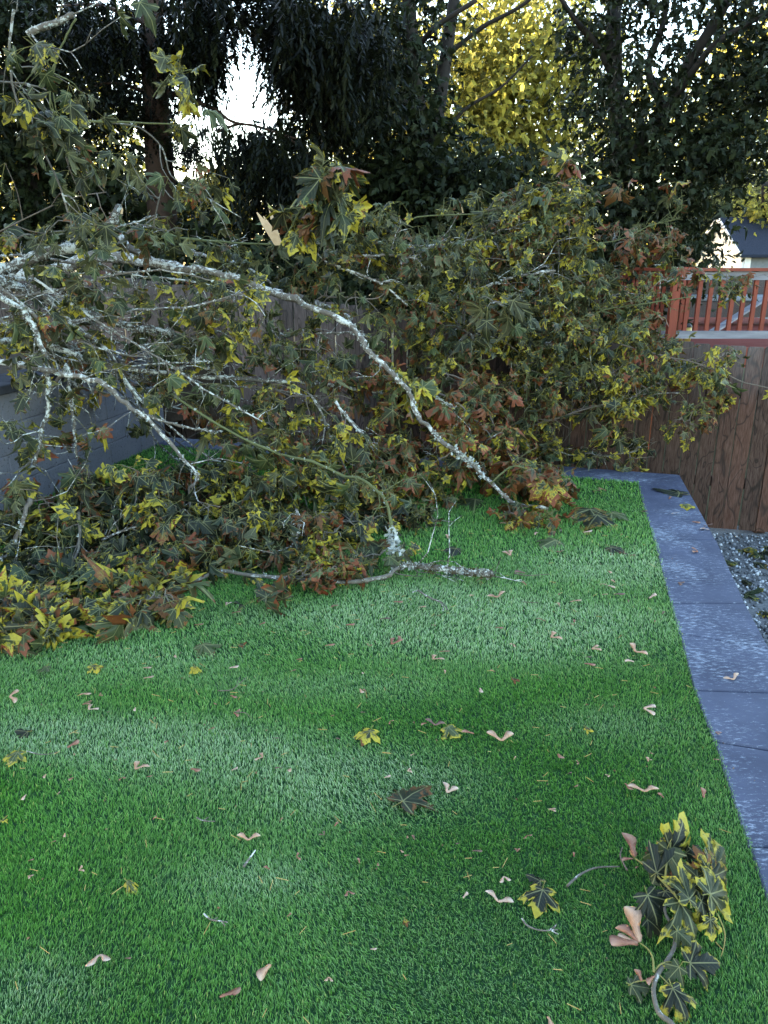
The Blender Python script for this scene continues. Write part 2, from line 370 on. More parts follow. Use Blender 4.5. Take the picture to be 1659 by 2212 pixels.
def leaf_object(name, arr, m, parent=None, stems=None):
    V, F, E, Rn, W = arr; mi = None; mats = [m]
    if stems:                                   # petioles: (a, b, r) as thin three-sided tubes
        a = np.array([s[0] for s in stems]); b = np.array([s[1] for s in stems]); r = np.array([s[2] for s in stems])
        mid = (a+b)/2; mid[:, 2] -= .12*np.linalg.norm(b-a, axis=1)*RG.uniform(-1, 1, len(a))
        d = b-a; o1 = np.cross(d, [0.31, .2, 1.0]); o1 /= np.linalg.norm(o1, axis=1, keepdims=True)+1e-9
        o2 = np.cross(d, o1); o2 /= np.linalg.norm(o2, axis=1, keepdims=True)+1e-9
        rg = []
        for c, q in ((a, 1.), (mid, .8), (b, .8)):
            for k in range(3):
                t = 2.094*k; rg.append(c+(o1*math.cos(t)+o2*math.sin(t))*r[:, None]*q)
        SV = np.stack(rg, 1).reshape(-1, 3); n = len(a); tf = []
        for i in range(2):
            for k in range(3):
                p, q = i*3+k, i*3+(k+1) % 3; tf += [(p, q, q+3), (p, q+3, p+3)]
        SF = (np.array(tf)[None]+(np.arange(n)*9)[:, None, None]).reshape(-1, 3)+len(V)
        mi = np.concatenate([np.zeros(len(F)), np.ones(len(SF))]); mats = [m, M['petiole']]
        V = np.concatenate([V, SV]); F = np.concatenate([F, SF]); E = np.concatenate([E, np.zeros(len(SV))]); W = np.concatenate([W, np.full((len(SV), 4), 3.)])
        Rn = np.concatenate([Rn, np.ones((len(SV), 4))])
    return npmesh(name, V, F, mats, {'edge': ('FLOAT', E), 'rnd': ('FLOAT_COLOR', Rn), 'loc': ('FLOAT_COLOR', W)}, parent, True, mi)

# ------------------------------------------------------------------ THE SETTING
def sheet(name, pts, z, m, parent=None, skirt=0):
    b = MB(); n = len(pts); b.add([(x, y, z) for x, y in pts], [tuple(range(n))])
    if skirt: 
        b.add([(x, y, z) for x, y in pts]+[(x, y, z-skirt) for x, y in pts], [(i, i+n, (i+1) % n+n, (i+1) % n) for i in range(n)])
    return b.build(name, m, parent)
GZ = -0.75
g = MB(); g.box((-400, -60, GZ-1.0), (400, 700, GZ-.02)); tag(g.build('ground', M['ground']), kind='structure')
# coping edges read off the photo on the turf level
inn = [G(*p) for p in ((1377,1040),(1399,1122),(1420,1187),(1449,1302),(1470,1372),(1490,1460),(1545,1605),(1580,1710),(1620,1830),(1659,1941))]
outr = [G(*p) for p in ((1467,1025),(1506,1092),(1547,1167),(1580,1236),(1609,1302),(1654,1383))]
d_in = (inn[-1]-inn[-3]).normalized(); inn_x = inn+[inn[-1]+d_in*.5, inn[-1]+d_in*1.2, inn[-1]+d_in*3.2]
d_o = (outr[-1]-outr[-3]).normalized(); 
outr_x = outr+[outr[-1]+d_o*.55, outr[-1]+d_o*1.1+Vector((.02,0,0)), outr[-1]+d_o*1.8+Vector((.05,0,0)), outr[-1]+d_o*4.6+Vector((.15,0,0))]
C_in = inn[0]; C_out = outr[0]
bdir = (G(410, 966)-Vector((C_in.x, C_in.y, 0))).normalized()              # direction of the back coping, going left
bk_in = [C_in+bdir*t for t in (0, 6.5)]
bk_out = [C_out+bdir*t for t in (0, 6.9)]
def edge_x(line, y):                       # x of a polyline at a given y
    pts = sorted([(p.y, p.x) for p in line]); return np.interp(y, [p[0] for p in pts], [p[1] for p in pts])
turf_poly = [(p.x, p.y) for p in inn_x]+[(-6, inn_x[-1].y), (-6, bk_in[1].y), (bk_in[1].x, bk_in[1].y)]
tag(sheet('lawn_base', turf_poly, -.012, M['turf_base'], skirt=.5), kind='structure')
# raised terrace wall > wall_face, coping_stone...
tw = empty('retaining_wall', (C_out.x, C_out.y, GZ), 'low terrace wall capped with blue slate slabs around the green turf', 'wall')
def off(p, q): return Vector((p.x*(1-q), p.y, p.z))
b = MB()
inset = Vector((-.03, -.03, 0))
def wallquad(a, c, z0, z1):
    b.add([(a.x, a.y, z0), (c.x, c.y, z0), (c.x, c.y, z1), (a.x, a.y, z1)], [(0, 1, 2, 3)])
ow = [p+inset for p in outr_x]; iw = [p+Vector((.05,-.05,0)) for p in inn_x]
for a, c in zip(ow, ow[1:]): wallquad(a, c, GZ-.02, -.052)
wallquad(bk_out[1]+inset, ow[0], GZ-.02, -.052)
b.build('wall_face', M['block'], tw)
def slab(poly, zt, th, name='coping_stone', m=None, parent=tw, bev=.006):
    q = MB(); n = len(poly); c = sum(poly, Vector())/n
    ins = [p+(c-p).normalized()*bev for p in poly]
    vs = [(p.x, p.y, zt-th) for p in poly]+[(p.x, p.y, zt-bev) for p in poly]+[(p.x, p.y, zt) for p in ins]
    fs = [tuple(range(2*n, 3*n)), tuple(range(n-1, -1, -1))]
    for r_ in (0, 1):
        for i in range(n): fs.append((r_*n+i, r_*n+(i+1) % n, (r_+1)*n+(i+1) % n, (r_+1)*n+i))
    q.add(vs, fs); o = q.build(name, m or M['slate'], parent); return o
def lerp_line(line, t):                    # t as arc length
    acc = 0
    for a, c in zip(line, line[1:]):
        L = (c-a).length
        if acc+L >= t: return a.lerp(c, (t-acc)/L)
        acc += L
    return line[-1]
# joints on the right side: photo positions of each joint's two ends
joints = [((1377,1040),(1467,1025)), ((1395,1109),(1502,1108)),((1415,1166),(1547,1166)),((1449,1302),(1609,1302)),((1470,1368),(1650,1401)),((1498,1490),(1700,1497)),((1540,1600),(1740,1640)),((1620,1828),(1900,1830))]
JJ = [(G(*a), G(*c)) for a, c in joints]
JJ += [(inn_x[-3], outr_x[-3]), (inn_x[-2], outr_x[-2]), (inn_x[-1], outr_x[-1])]
def snap(p, line): return Vector((edge_x(line, p.y), p.y, 0))
for i, (a, c) in enumerate(zip(JJ, JJ[1:])):
    a0, c0 = a; a1, c1 = c; gap = .0045
    a0 = snap(a0, inn_x); a1 = snap(a1, inn_x); c0 = snap(c0, outr_x); c1 = snap(c1, outr_x)
    e = Vector((0, gap, 0)); slab([a0-e, a1+e, c1+e, c0-e], random.uniform(-.002, .002), .05)
for k in range(11):                         # back run
    t0, t1 = k*.62, (k+1)*.62-.005
    a0, a1 = C_in+bdir*t0, C_in+bdir*t1; c0, c1 = C_out+bdir*(t0*1.02), C_out+bdir*(t1*1.02)
    if k == 0: c0 = C_out.copy(); c0.x -= .004
    slab([a1, a0+bdir*.004, c0+bdir*.004, c1], random.uniform(-.002, .002), .05)
# block wall on the left
WA = G(26, 1106); WB = G(346, 955); wd = (WB-WA).normalized(); wn = Vector((-wd.y, wd.x, 0))   # wn points away from lawn
WS = WA-wd*2.2; WE = WB+wd*.12; WL = (WE-WS).length
bw = empty('block_wall', (WS.x, WS.y, 0), 'grey concrete block wall with dark cap stones, half hidden left behind the fallen branches', 'wall')
b = MB()
for r_ in range(4):
    x = -.25 if r_ % 2 else 0.0
    while x < WL:
        x0, x1 = max(x, 0), min(x+.5, WL); x += .5
        if x1-x0 < .03: continue
        pr = random.uniform(0, .004); zc = r_*.2
        c = WS+wd*((x0+x1)/2)+wn*(.15-pr*.5)+Vector((0, 0, zc+.1-.02))
        b.obox(c, wd, wn, (0,0,1), (x1-x0)/2-.0015, .15, .0988)
wf = b.build('block_courses', M['block'], bw)
bv = wf.modifiers.new('bevel', 'BEVEL'); bv.width = .006; bv.segments = 1
x = 0
while x < WL:
    L = min(.6, WL-x); c = WS+wd*(x+L/2)+wn*.14+Vector((0, 0, .815)); q = MB()
    q.obox(c, wd, wn, (0,0,1), L/2-.004, .19, .03); o = q.build('cap_stone', M['cap'], bw)
    bv = o.modifiers.new('bevel', 'BEVEL'); bv.width = .008; bv.segments = 2; x += .6
bed = [WS+wn*.3, WE+wn*.3, Vector((-1.6, 7.75, 0)), Vector((-7.5, 9.2, 0)), Vector((-8, 3, 0))]
tag(sheet('raised_bed_soil', [(p.x, p.y) for p in bed], .72, M['soil'], skirt=.6), kind='structure')

# fence
def fence_y(x): return 7.40-.25*x
def fence_top(x): return np.interp(x, [-7, -2.5, 2.0, 3.4, 6], [1.75, 1.44, .975, .91, .80])
fn = Vector((.25, 1, 0)).normalized(); fd = Vector((1, -.25, 0)).normalized()
fe = empty('wooden_fence', (0, fence_y(0), GZ), 'weathered brown cedar board fence running behind the turf terrace', 'fence')
x = -6.6; i = 0
while x < 5.4:
    wd_ = .140; xc = x+wd_/2*fd.x; zt = float(fence_top(xc))+random.uniform(-.008, .008); zb = GZ+.04 if xc > -1 else GZ+.1
    rot = random.uniform(-.006, .006)
    broken = -3.35 < xc < -3.05
    if broken: zt -= .42
    c = Vector((xc, fence_y(xc)+random.uniform(-.004, .004), 0)); q = MB()
    bx = fd*(wd_/2-random.uniform(.003, .008)); th = fn*.009; tl = Vector((rot, 0, 0))
    z2 = zt-.016
    pr = [(-1, zb), (1, zb), (1, z2), (.8, zt), (-.8, zt), (-1, z2)]
    if broken: pr = [(-1, zb), (1, zb), (1, z2), (.5, zt-.1), (.1, zt+.03), (-.4, zt-.07), (-1, zt-.02)]
    f_ = [c-th+bx*a+Vector((rot*z, 0, z)) for a, z in pr]; k_ = [c+th+bx*a+Vector((rot*z, 0, z)) for a, z in pr]; m_ = len(pr)
    q.add(f_+k_, [tuple(range(m_)), tuple(range(2*m_-1, m_-1, -1))]+[(j, j+m_, (j+1) % m_+m_, (j+1) % m_) for j in range(m_)])
    o = q.build('fence_board', M['fence' if xc > .2+random.uniform(-.3,.3) else 'fence_old'], fe)
    if broken: o['label'] = 'snapped fence board'
    x += wd_*fd.x+.0005; i += 1
for zz in (-.35, .45):                     # rails on the far side
    q = MB(); a = Vector((-6.6, fence_y(-6.6), 0))+fn*.04; e = Vector((5.4, fence_y(5.4), 0))+fn*.04
    q.beam(a+Vector((0,0,zz+.35)), e+Vector((0,0,zz)), .038, .09); q.build('fence_rail', M['fence'], fe)
for px_ in (-6.2,-3.8,-1.4,1.0,3.4,5.2):
    q = MB(); c = Vector((px_, fence_y(px_), 0))+fn*.105; q.box((c.x-.045, c.y-.045, GZ-.02), (c.x+.045, c.y+.045, float(fence_top(px_))-.05)); q.build('fence_post', M['fence'], fe)
q = MB(); q.obox(P(222, 630, fence_y(-3.2)-.06), Vector((.22,0,.97)).normalized(), Vector((.97,-.2,-.22)).normalized(), Vector((.05,1,0)).normalized(), .30, .068, .009)
q.build('fence_board', M['fence'], fe)['label'] = 'broken board knocked askew under the fallen trunk'

# gravel strip between terrace and fence
def gravel():
    b = MB(); b.add([(1.6, 7.2, GZ), (1.6, -1, GZ), (7, -1, GZ), (7, 6.0, GZ)], [(0, 1, 2, 3)])
    tag(b.build('gravel_path', M['gravel_base']), kind='structure')
    t = (1+5**.5)/2
    iv = np.array([(-1,t,0),(1,t,0),(-1,-t,0),(1,-t,0),(0,-1,t),(0,1,t),(0,-1,-t),(0,1,-t),(t,0,-1),(t,0,1),(-t,0,-1),(-t,0,1)], float); iv /= np.linalg.norm(iv[0])
    fi = np.array([(0,11,5),(0,5,1),(0,1,7),(0,7,10),(0,10,11),(1,5,9),(5,11,4),(11,10,2),(10,7,6),(7,1,8),(3,9,4),(3,4,2),(3,2,6),(3,6,8),(3,8,9),(4,9,5),(2,4,11),(6,2,10),(8,6,7),(9,8,1)])
    n = 9000; x = RG.uniform(1.9, 4.3, n); y = RG.uniform(2.6, 7.0, n)
    k = (y < fence_y(x)-.03) & (x > np.array([edge_x(outr_x, v) for v in y])-.02); x, y = x[k], y[k]; n = len(x)
    s = RG.uniform(.007, .017, (n, 1, 1))*RG.uniform(.6, 1.2, (n, 1, 3)); V = iv[None]*s*RG.uniform(.8, 1.2, (n, 12, 1))
    a = RG.uniform(0, 6.28, n); ca, sa = np.cos(a)[:, None], np.sin(a)[:, None]
    X = V[..., 0]*ca-V[..., 1]*sa; Y = V[..., 0]*sa+V[..., 1]*ca; V = np.stack([X, Y, V[..., 2]], 2)+np.stack([x, y, GZ+RG.uniform(.003, .014, n)], 1)[:, None]
    F = (fi[None]+(np.arange(n)*12)[:, None, None]).reshape(-1, 3); r = np.repeat(RG.uniform(0, 1, (n, 4)), 12, 0)
    tag(npmesh('gravel', V.reshape(-1, 3), F, M['stone'], {'rnd': ('FLOAT_COLOR', r)}, smooth=False), 'loose grey and white gravel between the slate coping and fence', 'gravel', kind='stuff')
gravel()

# artificial turf blades
def vnoise(x, y, s, seed):
    r = np.random.default_rng(seed); gx = r.uniform(0, 1, (64, 64)); x = x*s+31.7; y = y*s+17.3
    i, j = np.floor(x).astype(int), np.floor(y).astype(int); u, v = x-i, y-j; u = u*u*(3-2*u); v = v*v*(3-2*v)
    g_ = lambda a, b_: gx[a % 64, b_ % 64]
    return (g_(i,j)*(1-u)+g_(i+1,j)*u)*(1-v)+(g_(i,j+1)*(1-u)+g_(i+1,j+1)*u)*v
def turf():
    P_ = []
    wl = lambda y: WA.x+(y-WA.y)/(WB.y-WA.y)*(WB.x-WA.x)
    for y0, y1, x0, x1, den, wdt, hh in ((.75,1.9,-1.7,1.9,64000,.0019,.0155),(1.9,2.9,-2.2,2.2,44000,.0023,.016),(2.9,4.0,-3.0,2.4,23000,.0032,.018),(4.0,5.2,-3.4,2.6,11000,.0047,.022),(5.2,7.4,-3.4,2.6,6000,.0062,.023)):
        n = int((y1-y0)*(x1-x0)*den); x = RG.uniform(x0, x1, n); y = RG.uniform(y0, y1, n)
        P_.append(np.stack([x, y, np.full(n, wdt), np.full(n, hh)], 1))
    p = np.concatenate(P_); x, y = p[:, 0], p[:, 1]
    xm = np.interp(y, [q.y for q in inn_x[::-1]], [q.x for q in inn_x[::-1]])
    ym = C_in.y+(x-C_in.x)*bdir.y/bdir.x
    k = (x < xm+.012) & (y < ym+.01) & (x > wl(y)); p = p[k]; x, y = p[:, 0], p[:, 1]; n = len(p)
    lf = vnoise(x, y, 1.1, 1); lg = vnoise(x+.3*vnoise(x, y, 4, 9), y, 2.3, 2); fine = vnoise(x, y, 22, 5)
    ang = lf*5.0+(lg-.5)*1.5+RG.normal(0, .9, n)                 # pile direction drifts over the lawn
    lean = np.clip(.42+.35*(lg-.5)+RG.normal(0, .28, n), -.2, 1.3)
    h = p[:, 3]*RG.uniform(.65, 1.15, n); w_ = p[:, 2]*RG.uniform(.7, 1.2, n)*.5
    dx, dy = np.cos(ang), np.sin(ang); fa = RG.uniform(0, 6.28, n); sx, sy = np.cos(fa), np.sin(fa)
    b0 = np.stack([x, y, np.full(n, -.012)], 1); side = np.stack([sx*w_, sy*w_, np.zeros(n)], 1); bend = RG.uniform(.5, .9, n)
    tip = b0+np.stack([dx*h*np.sin(lean), dy*h*np.sin(lean), h*np.cos(lean)], 1)
    mid = b0+np.stack([dx*h*.25*np.sin(lean), dy*h*.25*np.sin(lean), h*bend*np.maximum(np.cos(lean), .45)*.75], 1)
    V = np.stack([b0-side, b0+side, mid+side*.95, mid-side*.95, tip+side*.35, tip-side*.35], 1)
    F = (np.array([(0,1,2),(0,2,3),(3,2,4),(3,4,5)])[None]+(np.arange(n)*6)[:, None, None]).reshape(-1, 3)
    E = np.tile([0, 0, .8, .8, 1, 1], n)
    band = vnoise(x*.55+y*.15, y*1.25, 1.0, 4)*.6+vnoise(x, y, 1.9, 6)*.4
    sheen_blobs = np.zeros(n)  # patches where the leaning pile shines, painted as a paler blade colour
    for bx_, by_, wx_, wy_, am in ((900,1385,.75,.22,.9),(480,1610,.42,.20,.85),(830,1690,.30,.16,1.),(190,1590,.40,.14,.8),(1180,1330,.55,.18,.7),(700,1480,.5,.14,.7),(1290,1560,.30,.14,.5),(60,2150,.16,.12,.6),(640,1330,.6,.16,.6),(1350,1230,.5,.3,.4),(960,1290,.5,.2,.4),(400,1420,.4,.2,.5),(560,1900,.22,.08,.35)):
        c0 = G(bx_, by_); sheen_blobs += am*np.exp(-((x-c0.x)/wx_)**2-((y-c0.y)/wy_)**2)
    sheen = np.clip(sheen_blobs*(.8+1.2*band)+(band-.45)*1.1, 0, 1)*np.clip(.55+RG.normal(0, .3, n), 0, 1)
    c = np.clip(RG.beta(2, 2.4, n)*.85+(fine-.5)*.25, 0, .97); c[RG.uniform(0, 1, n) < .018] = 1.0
    r = np.repeat(np.stack([c, sheen, fine, np.ones(n)], 1), 6, 0)
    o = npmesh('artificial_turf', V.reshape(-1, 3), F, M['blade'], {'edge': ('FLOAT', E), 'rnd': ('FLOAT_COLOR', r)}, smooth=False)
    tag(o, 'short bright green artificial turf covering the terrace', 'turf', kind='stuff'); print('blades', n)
turf()

# ------------------------------------------------------------------ background trees
def crown(name, blobs, m, parent, size, lod=2, cr=.35, droop=.5, lpc=12, dens=.62):
    pos, ax, nm = [], [], []
    for (dx, dy, Y, rx, ry, rd, nc) in blobs:
        c = P(dx, dy, Y); px = Y/FPX/S if False else (P(dx+1, dy, Y)-c).length
        n = int(nc*dens); u = RG.normal(0, 1, (n, 3)); u /= np.linalg.norm(u, axis=1, keepdims=True); u *= RG.uniform(0, 1, (n, 1))**(1/2.4)
        cc = np.array(c)+u*np.array([rx*px, rd, ry*px])
        k = RG.poisson(lpc, n)+3; ci = np.repeat(np.arange(n), k); t = len(ci)
        off_ = RG.normal(0, 1, (t, 3))*cr*np.array([1, 1, .55])
        pos.append(cc[ci]+off_); a = off_*1.0+RG.normal(0, .25, (t, 3)); a[:, 2] -= droop*cr*1.3; ax.append(a)
        q = RG.normal(0, .55, (t, 3)); q[:, 2] += .8; nm.append(q)
    pos = np.concatenate(pos); ax = np.concatenate(ax); nm = np.concatenate(nm)
    zc = pos[:, 1]*cp-(pos[:, 2]-EYE)*sp; xd = (384+FPX*pos[:, 0]/zc)/S; yd = (512-FPX*((pos[:, 2]-EYE)*cp+pos[:, 1]*sp)/zc)/S
    jx, jy = RG.normal(0, 9, len(pos)), RG.normal(0, 9, len(pos))        # the crowns leave one open patch of sky between spruce and maples
    hole = ((xd+jx > 478) & (xd+jx < 592) & (yd+jy > 70) & (yd+jy < 262)) | ((xd+jx > 385) & (xd+jx < 450) & (yd+jy > 318) & (yd+jy < 395))
    if blobs[0][2] < 20:                    # the near crowns are thin where low sun lights the trees beyond
        th = np.exp(-(((xd-1090)/135)**2+((yd-150)/175)**2)**2)*.80+np.exp(-(((xd-1440)/90)**2+((yd-110)/100)**2)**2)*.45+np.exp(-(((xd-130)/130)**2+((yd-300)/160)**2)**2)*.35+np.exp(-(((xd-1410)/80)**2+((yd-350)/100)**2)**2)*.4
        cl = vnoise(xd, yd, .028, 21); hole |= RG.uniform(0, 1, len(pos)) < th*np.clip(cl*2.0, 0, 1.15)
    pos, ax, nm = pos[~hole], ax[~hole], nm[~hole]; n = len(pos); rnd = RG.uniform(0, 1, (n, 3))
    return leaf_object(name, leaf_arrays(pos, ax, nm, size*RG.uniform(.6, 1.25, n), rnd, lod), m, parent)
def bgtree(name, label, cat, trunks, branches, blobs, m, size, tm=None, group=None, **kw):
    tm = tm or M['bark_bg']; t0 = trunks[0][0]; base = P(*t0[0]) 
    e = empty(name, (base.x, base.y, GZ), label, cat, group)
    for k, (line, r0, r1) in enumerate(trunks):
        pts = smooth_line([P(*q) for q in line], 5); n = len(pts)
        if k == 0 or True: pts = [Vector((pts[0].x, pts[0].y, GZ-.1))]+pts if pts[0].z > GZ and k == 0 else pts; n = len(pts)
        q = MB(); q.tube(pts, [r0+(r1-r0)*(i/(n-1))**.9 for i in range(n)], 10, jit=.07); q.build('trunk', tm, e, True)
    for line, r0, r1 in branches:
        pts = smooth_line([P(*q) for q in line], 5); n = len(pts); q = MB()
        q.tube(pts, [r0+(r1-r0)*i/(n-1) for i in range(n)], 7, jit=.1); q.build('branch', tm, e, True)
    crown('crown', blobs, m, e, size, **kw); return e
B = 'maples beyond the fence'
bgtree('maple_tree', 'dark leafy maple with two upright trunks beyond the middle of the fence', 'tree',
  [([(925,620,13),(915,400,13),(905,250,13.1),(890,120,13.2),(880,-80,13.3)], .17, .10), ([(918,470,13),(935,330,13),(955,180,13.2),(975,40,13.4),(1000,-120,13.6)], .13, .08)],
  [([(905,250,13),(850,200,12.6),(800,130,12.4),(740,90,12.2)], .06, .02), ([(935,330,13),(1000,240,12.9),(1080,190,12.8),(1150,120,12.7)], .035, .012), ([(965,120,13.3),(1040,60,13.1),(1130,10,12.9),(1210,-60,12.8)], .04, .02), ([(890,120,13.2),(940,60,12.6),(1030,0,12.4)], .05, .03), ([(910,420,13),(985,420,12.5),(1050,470,12)], .04, .015)],
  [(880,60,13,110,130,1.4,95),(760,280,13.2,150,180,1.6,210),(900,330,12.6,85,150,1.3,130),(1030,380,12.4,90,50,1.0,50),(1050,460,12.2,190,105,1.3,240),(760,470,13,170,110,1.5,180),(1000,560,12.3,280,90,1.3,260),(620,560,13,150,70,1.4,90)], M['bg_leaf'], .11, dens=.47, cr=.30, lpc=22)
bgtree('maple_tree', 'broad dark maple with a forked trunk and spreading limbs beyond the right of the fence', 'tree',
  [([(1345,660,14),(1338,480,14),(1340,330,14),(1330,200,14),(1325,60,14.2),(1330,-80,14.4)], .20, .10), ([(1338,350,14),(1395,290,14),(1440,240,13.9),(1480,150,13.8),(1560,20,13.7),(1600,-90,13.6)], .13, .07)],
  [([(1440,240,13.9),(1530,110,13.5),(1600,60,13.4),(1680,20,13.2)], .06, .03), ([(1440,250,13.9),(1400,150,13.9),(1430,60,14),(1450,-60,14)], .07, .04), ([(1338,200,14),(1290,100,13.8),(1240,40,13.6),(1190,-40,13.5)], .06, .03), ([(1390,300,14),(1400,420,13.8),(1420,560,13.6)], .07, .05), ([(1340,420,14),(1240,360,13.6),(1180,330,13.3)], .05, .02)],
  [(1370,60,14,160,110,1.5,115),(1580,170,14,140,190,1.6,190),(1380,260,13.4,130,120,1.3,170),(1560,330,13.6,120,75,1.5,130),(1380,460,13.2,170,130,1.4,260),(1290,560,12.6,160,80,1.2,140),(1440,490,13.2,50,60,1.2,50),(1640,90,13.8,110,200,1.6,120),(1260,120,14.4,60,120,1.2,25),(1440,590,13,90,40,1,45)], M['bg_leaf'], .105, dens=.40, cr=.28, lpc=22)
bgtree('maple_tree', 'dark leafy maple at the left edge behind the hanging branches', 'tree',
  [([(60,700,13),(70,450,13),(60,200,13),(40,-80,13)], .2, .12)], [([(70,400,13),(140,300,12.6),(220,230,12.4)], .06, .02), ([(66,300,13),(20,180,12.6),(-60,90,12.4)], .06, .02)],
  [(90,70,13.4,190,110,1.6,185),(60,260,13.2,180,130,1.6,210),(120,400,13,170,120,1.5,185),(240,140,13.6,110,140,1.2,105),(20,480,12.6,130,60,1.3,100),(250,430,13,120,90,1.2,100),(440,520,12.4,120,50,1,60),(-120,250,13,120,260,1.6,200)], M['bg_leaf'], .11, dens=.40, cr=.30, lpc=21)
# low understorey
u = empty('shrub', P(760, 640, 11.0), 'low dark shrub right behind the middle of the fence', 'shrub')
crown('foliage', [(700,620,10.5,260,60,.8,170),(1150,660,10.8,260,60,.8,190),(300,560,10.6,260,50,.8,100)], M['bg_leaf'], u, .13)
q = MB()
for dx in (700, 1000, 1150, 420): q.tube(smooth_line([Vector((P(dx,640,10.7).x, 10.7, GZ)), P(dx+14, 660, 10.7), P(dx, 590, 10.7)], 4), .02, 6)
q.build('stem', M['bark_bg'], u)
# spruce with drooping sprays
def spray_tpl(rs):
    V, F = [], []
    for i in range(26):
        t = i/25; z = -t; x = .05*math.sin(3*t+rs.uniform(-.5,.5)); a = rs.uniform(0, 6.28); L = .15*(1-.5*t)*rs.uniform(.7, 1.2); wq = .016
        d = Vector((math.cos(a)*.75, math.sin(a)*.75, -1.0)).normalized(); s_ = Vector((-math.sin(a), math.cos(a), 0))
        p = Vector((x, .02*math.cos(5*t), z)); n = len(V)
        V += [p-s_*wq*.5, p+s_*wq*.5, p+d*L*.6+s_*wq, p+d*L*.6-s_*wq, p+d*L]; F += [(n, n+1, n+2), (n, n+2, n+3), (n+3, n+2, n+4)]
    return np.array([tuple(v) for v in V]), np.array(F), np.linspace(0, 1, len(V)), np.zeros(len(V))
SPT = [spray_tpl(_rs) for _ in range(6)]
def sprays(name, pos, L, parent, spread=.25, m=None):
    n = len(pos); ax = RG.normal(0, spread, (n, 3)); ax[:, 2] = -1; t = []
    # template hangs along -z: use axis as -z
    z = -ax/np.linalg.norm(ax, axis=1, keepdims=True); x = np.cross(RG.normal(0, 1, (n, 3)), z); x /= np.linalg.norm(x, axis=1, keepdims=True); y = np.cross(z, x)
    Bm = np.stack([x, y, z], 2); Vs, Fs, Es, Rs = [], [], [], []; off_ = 0; ch = RG.integers(0, 6, n); rr = RG.uniform(0, 1, (n, 4))
    for k, (tv, tf, te, _) in enumerate(SPT):
        i = np.nonzero(ch == k)[0]; m_, q = len(i), len(tv)
        if not m_: continue
        sc3 = np.stack([np.full(m_, 1.), np.full(m_, 1.), L[i]], 1)
        v = np.einsum('nij,nvj->nvi', Bm[i], tv[None]*np.where(np.array([1,1,0])[None, None], .9, 1)*np.where(np.array([0,0,1])[None, None], L[i][:, None, None], 1))+pos[i][:, None]
        Vs.append(v.reshape(-1, 3)); Fs.append((tf[None]+(np.arange(m_)*q)[:, None, None]+off_).reshape(-1, 3)); off_ += m_*q
        Es.append(np.tile(te, m_)); Rs.append(np.repeat(rr[i], q, 0))
    return npmesh(name, np.concatenate(Vs), np.concatenate(Fs), m or M['needle'], {'edge': ('FLOAT', np.concatenate(Es)), 'rnd': ('FLOAT_COLOR', np.concatenate(Rs))}, parent, False)
sb = P(345, 500, 12)
sp_ = empty('spruce_tree', (sb.x, sb.y, GZ), 'tall spruce with drooping needle curtains and a brown trunk left of the blue sky gap', 'tree')
pts = smooth_line([Vector((sb.x-.05, 12, GZ-.1)), P(352,500,12), P(345,350,12), P(335,200,12), P(328,50,12), P(325,-100,12.1), Vector((sb.x, 12.1, 9.5))], 6)
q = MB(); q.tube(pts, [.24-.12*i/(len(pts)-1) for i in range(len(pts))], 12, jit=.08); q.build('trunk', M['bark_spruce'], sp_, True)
SL = [ # limb polyline, radius, sprays, length range, lateral spread (display px), depth spread
 ([(330,30,12),(420,10,11.6),(520,-5,11.2),(640,15,11),(740,50,10.8),(800,85,10.7)], .05, 520, (.35,1.2), 26, .6),
 ([(332,-60,12),(450,-80,11.4),(600,-60,11),(700,-20,10.8),(780,40,10.6)], .05, 480, (.6,1.5), 30, .7),
 ([(335,90,12),(400,70,11.7),(450,80,11.5),(490,105,11.4)], .035, 230, (.3,1.15), 18, .3),
 ([(340,190,12),(380,205,11.7),(430,222,11.5),(470,240,11.4),(500,262,11.3),(560,275,11.2),(640,300,11.1)], .035, 0, (.3,.9), 10, .3),
 ([(470,285,11.4),(520,268,11.3),(580,280,11.2),(640,310,11.1),(690,360,11.0)], .02, 380, (.6,1.75), 22, .5),
 ([(335,215,12),(290,190,11.8),(230,180,11.7),(170,200,11.5)], .035, 150, (.3,.8), 18, .4),
 ([(332,60,12),(270,30,11.8),(200,10,11.6),(120,15,11.5)], .04, 220, (.4,1.1), 24, .5),
 ([(342,270,12),(370,280,11.8),(400,300,11.6),(430,330,11.5)], .02, 90, (.2,.6), 14, .3),
 ([(560,-40,12.4),(620,20,12.2),(680,60,12),(720,110,11.9)], .04, 300, (.8,1.8), 26, .4)]
allp, allL = [], []
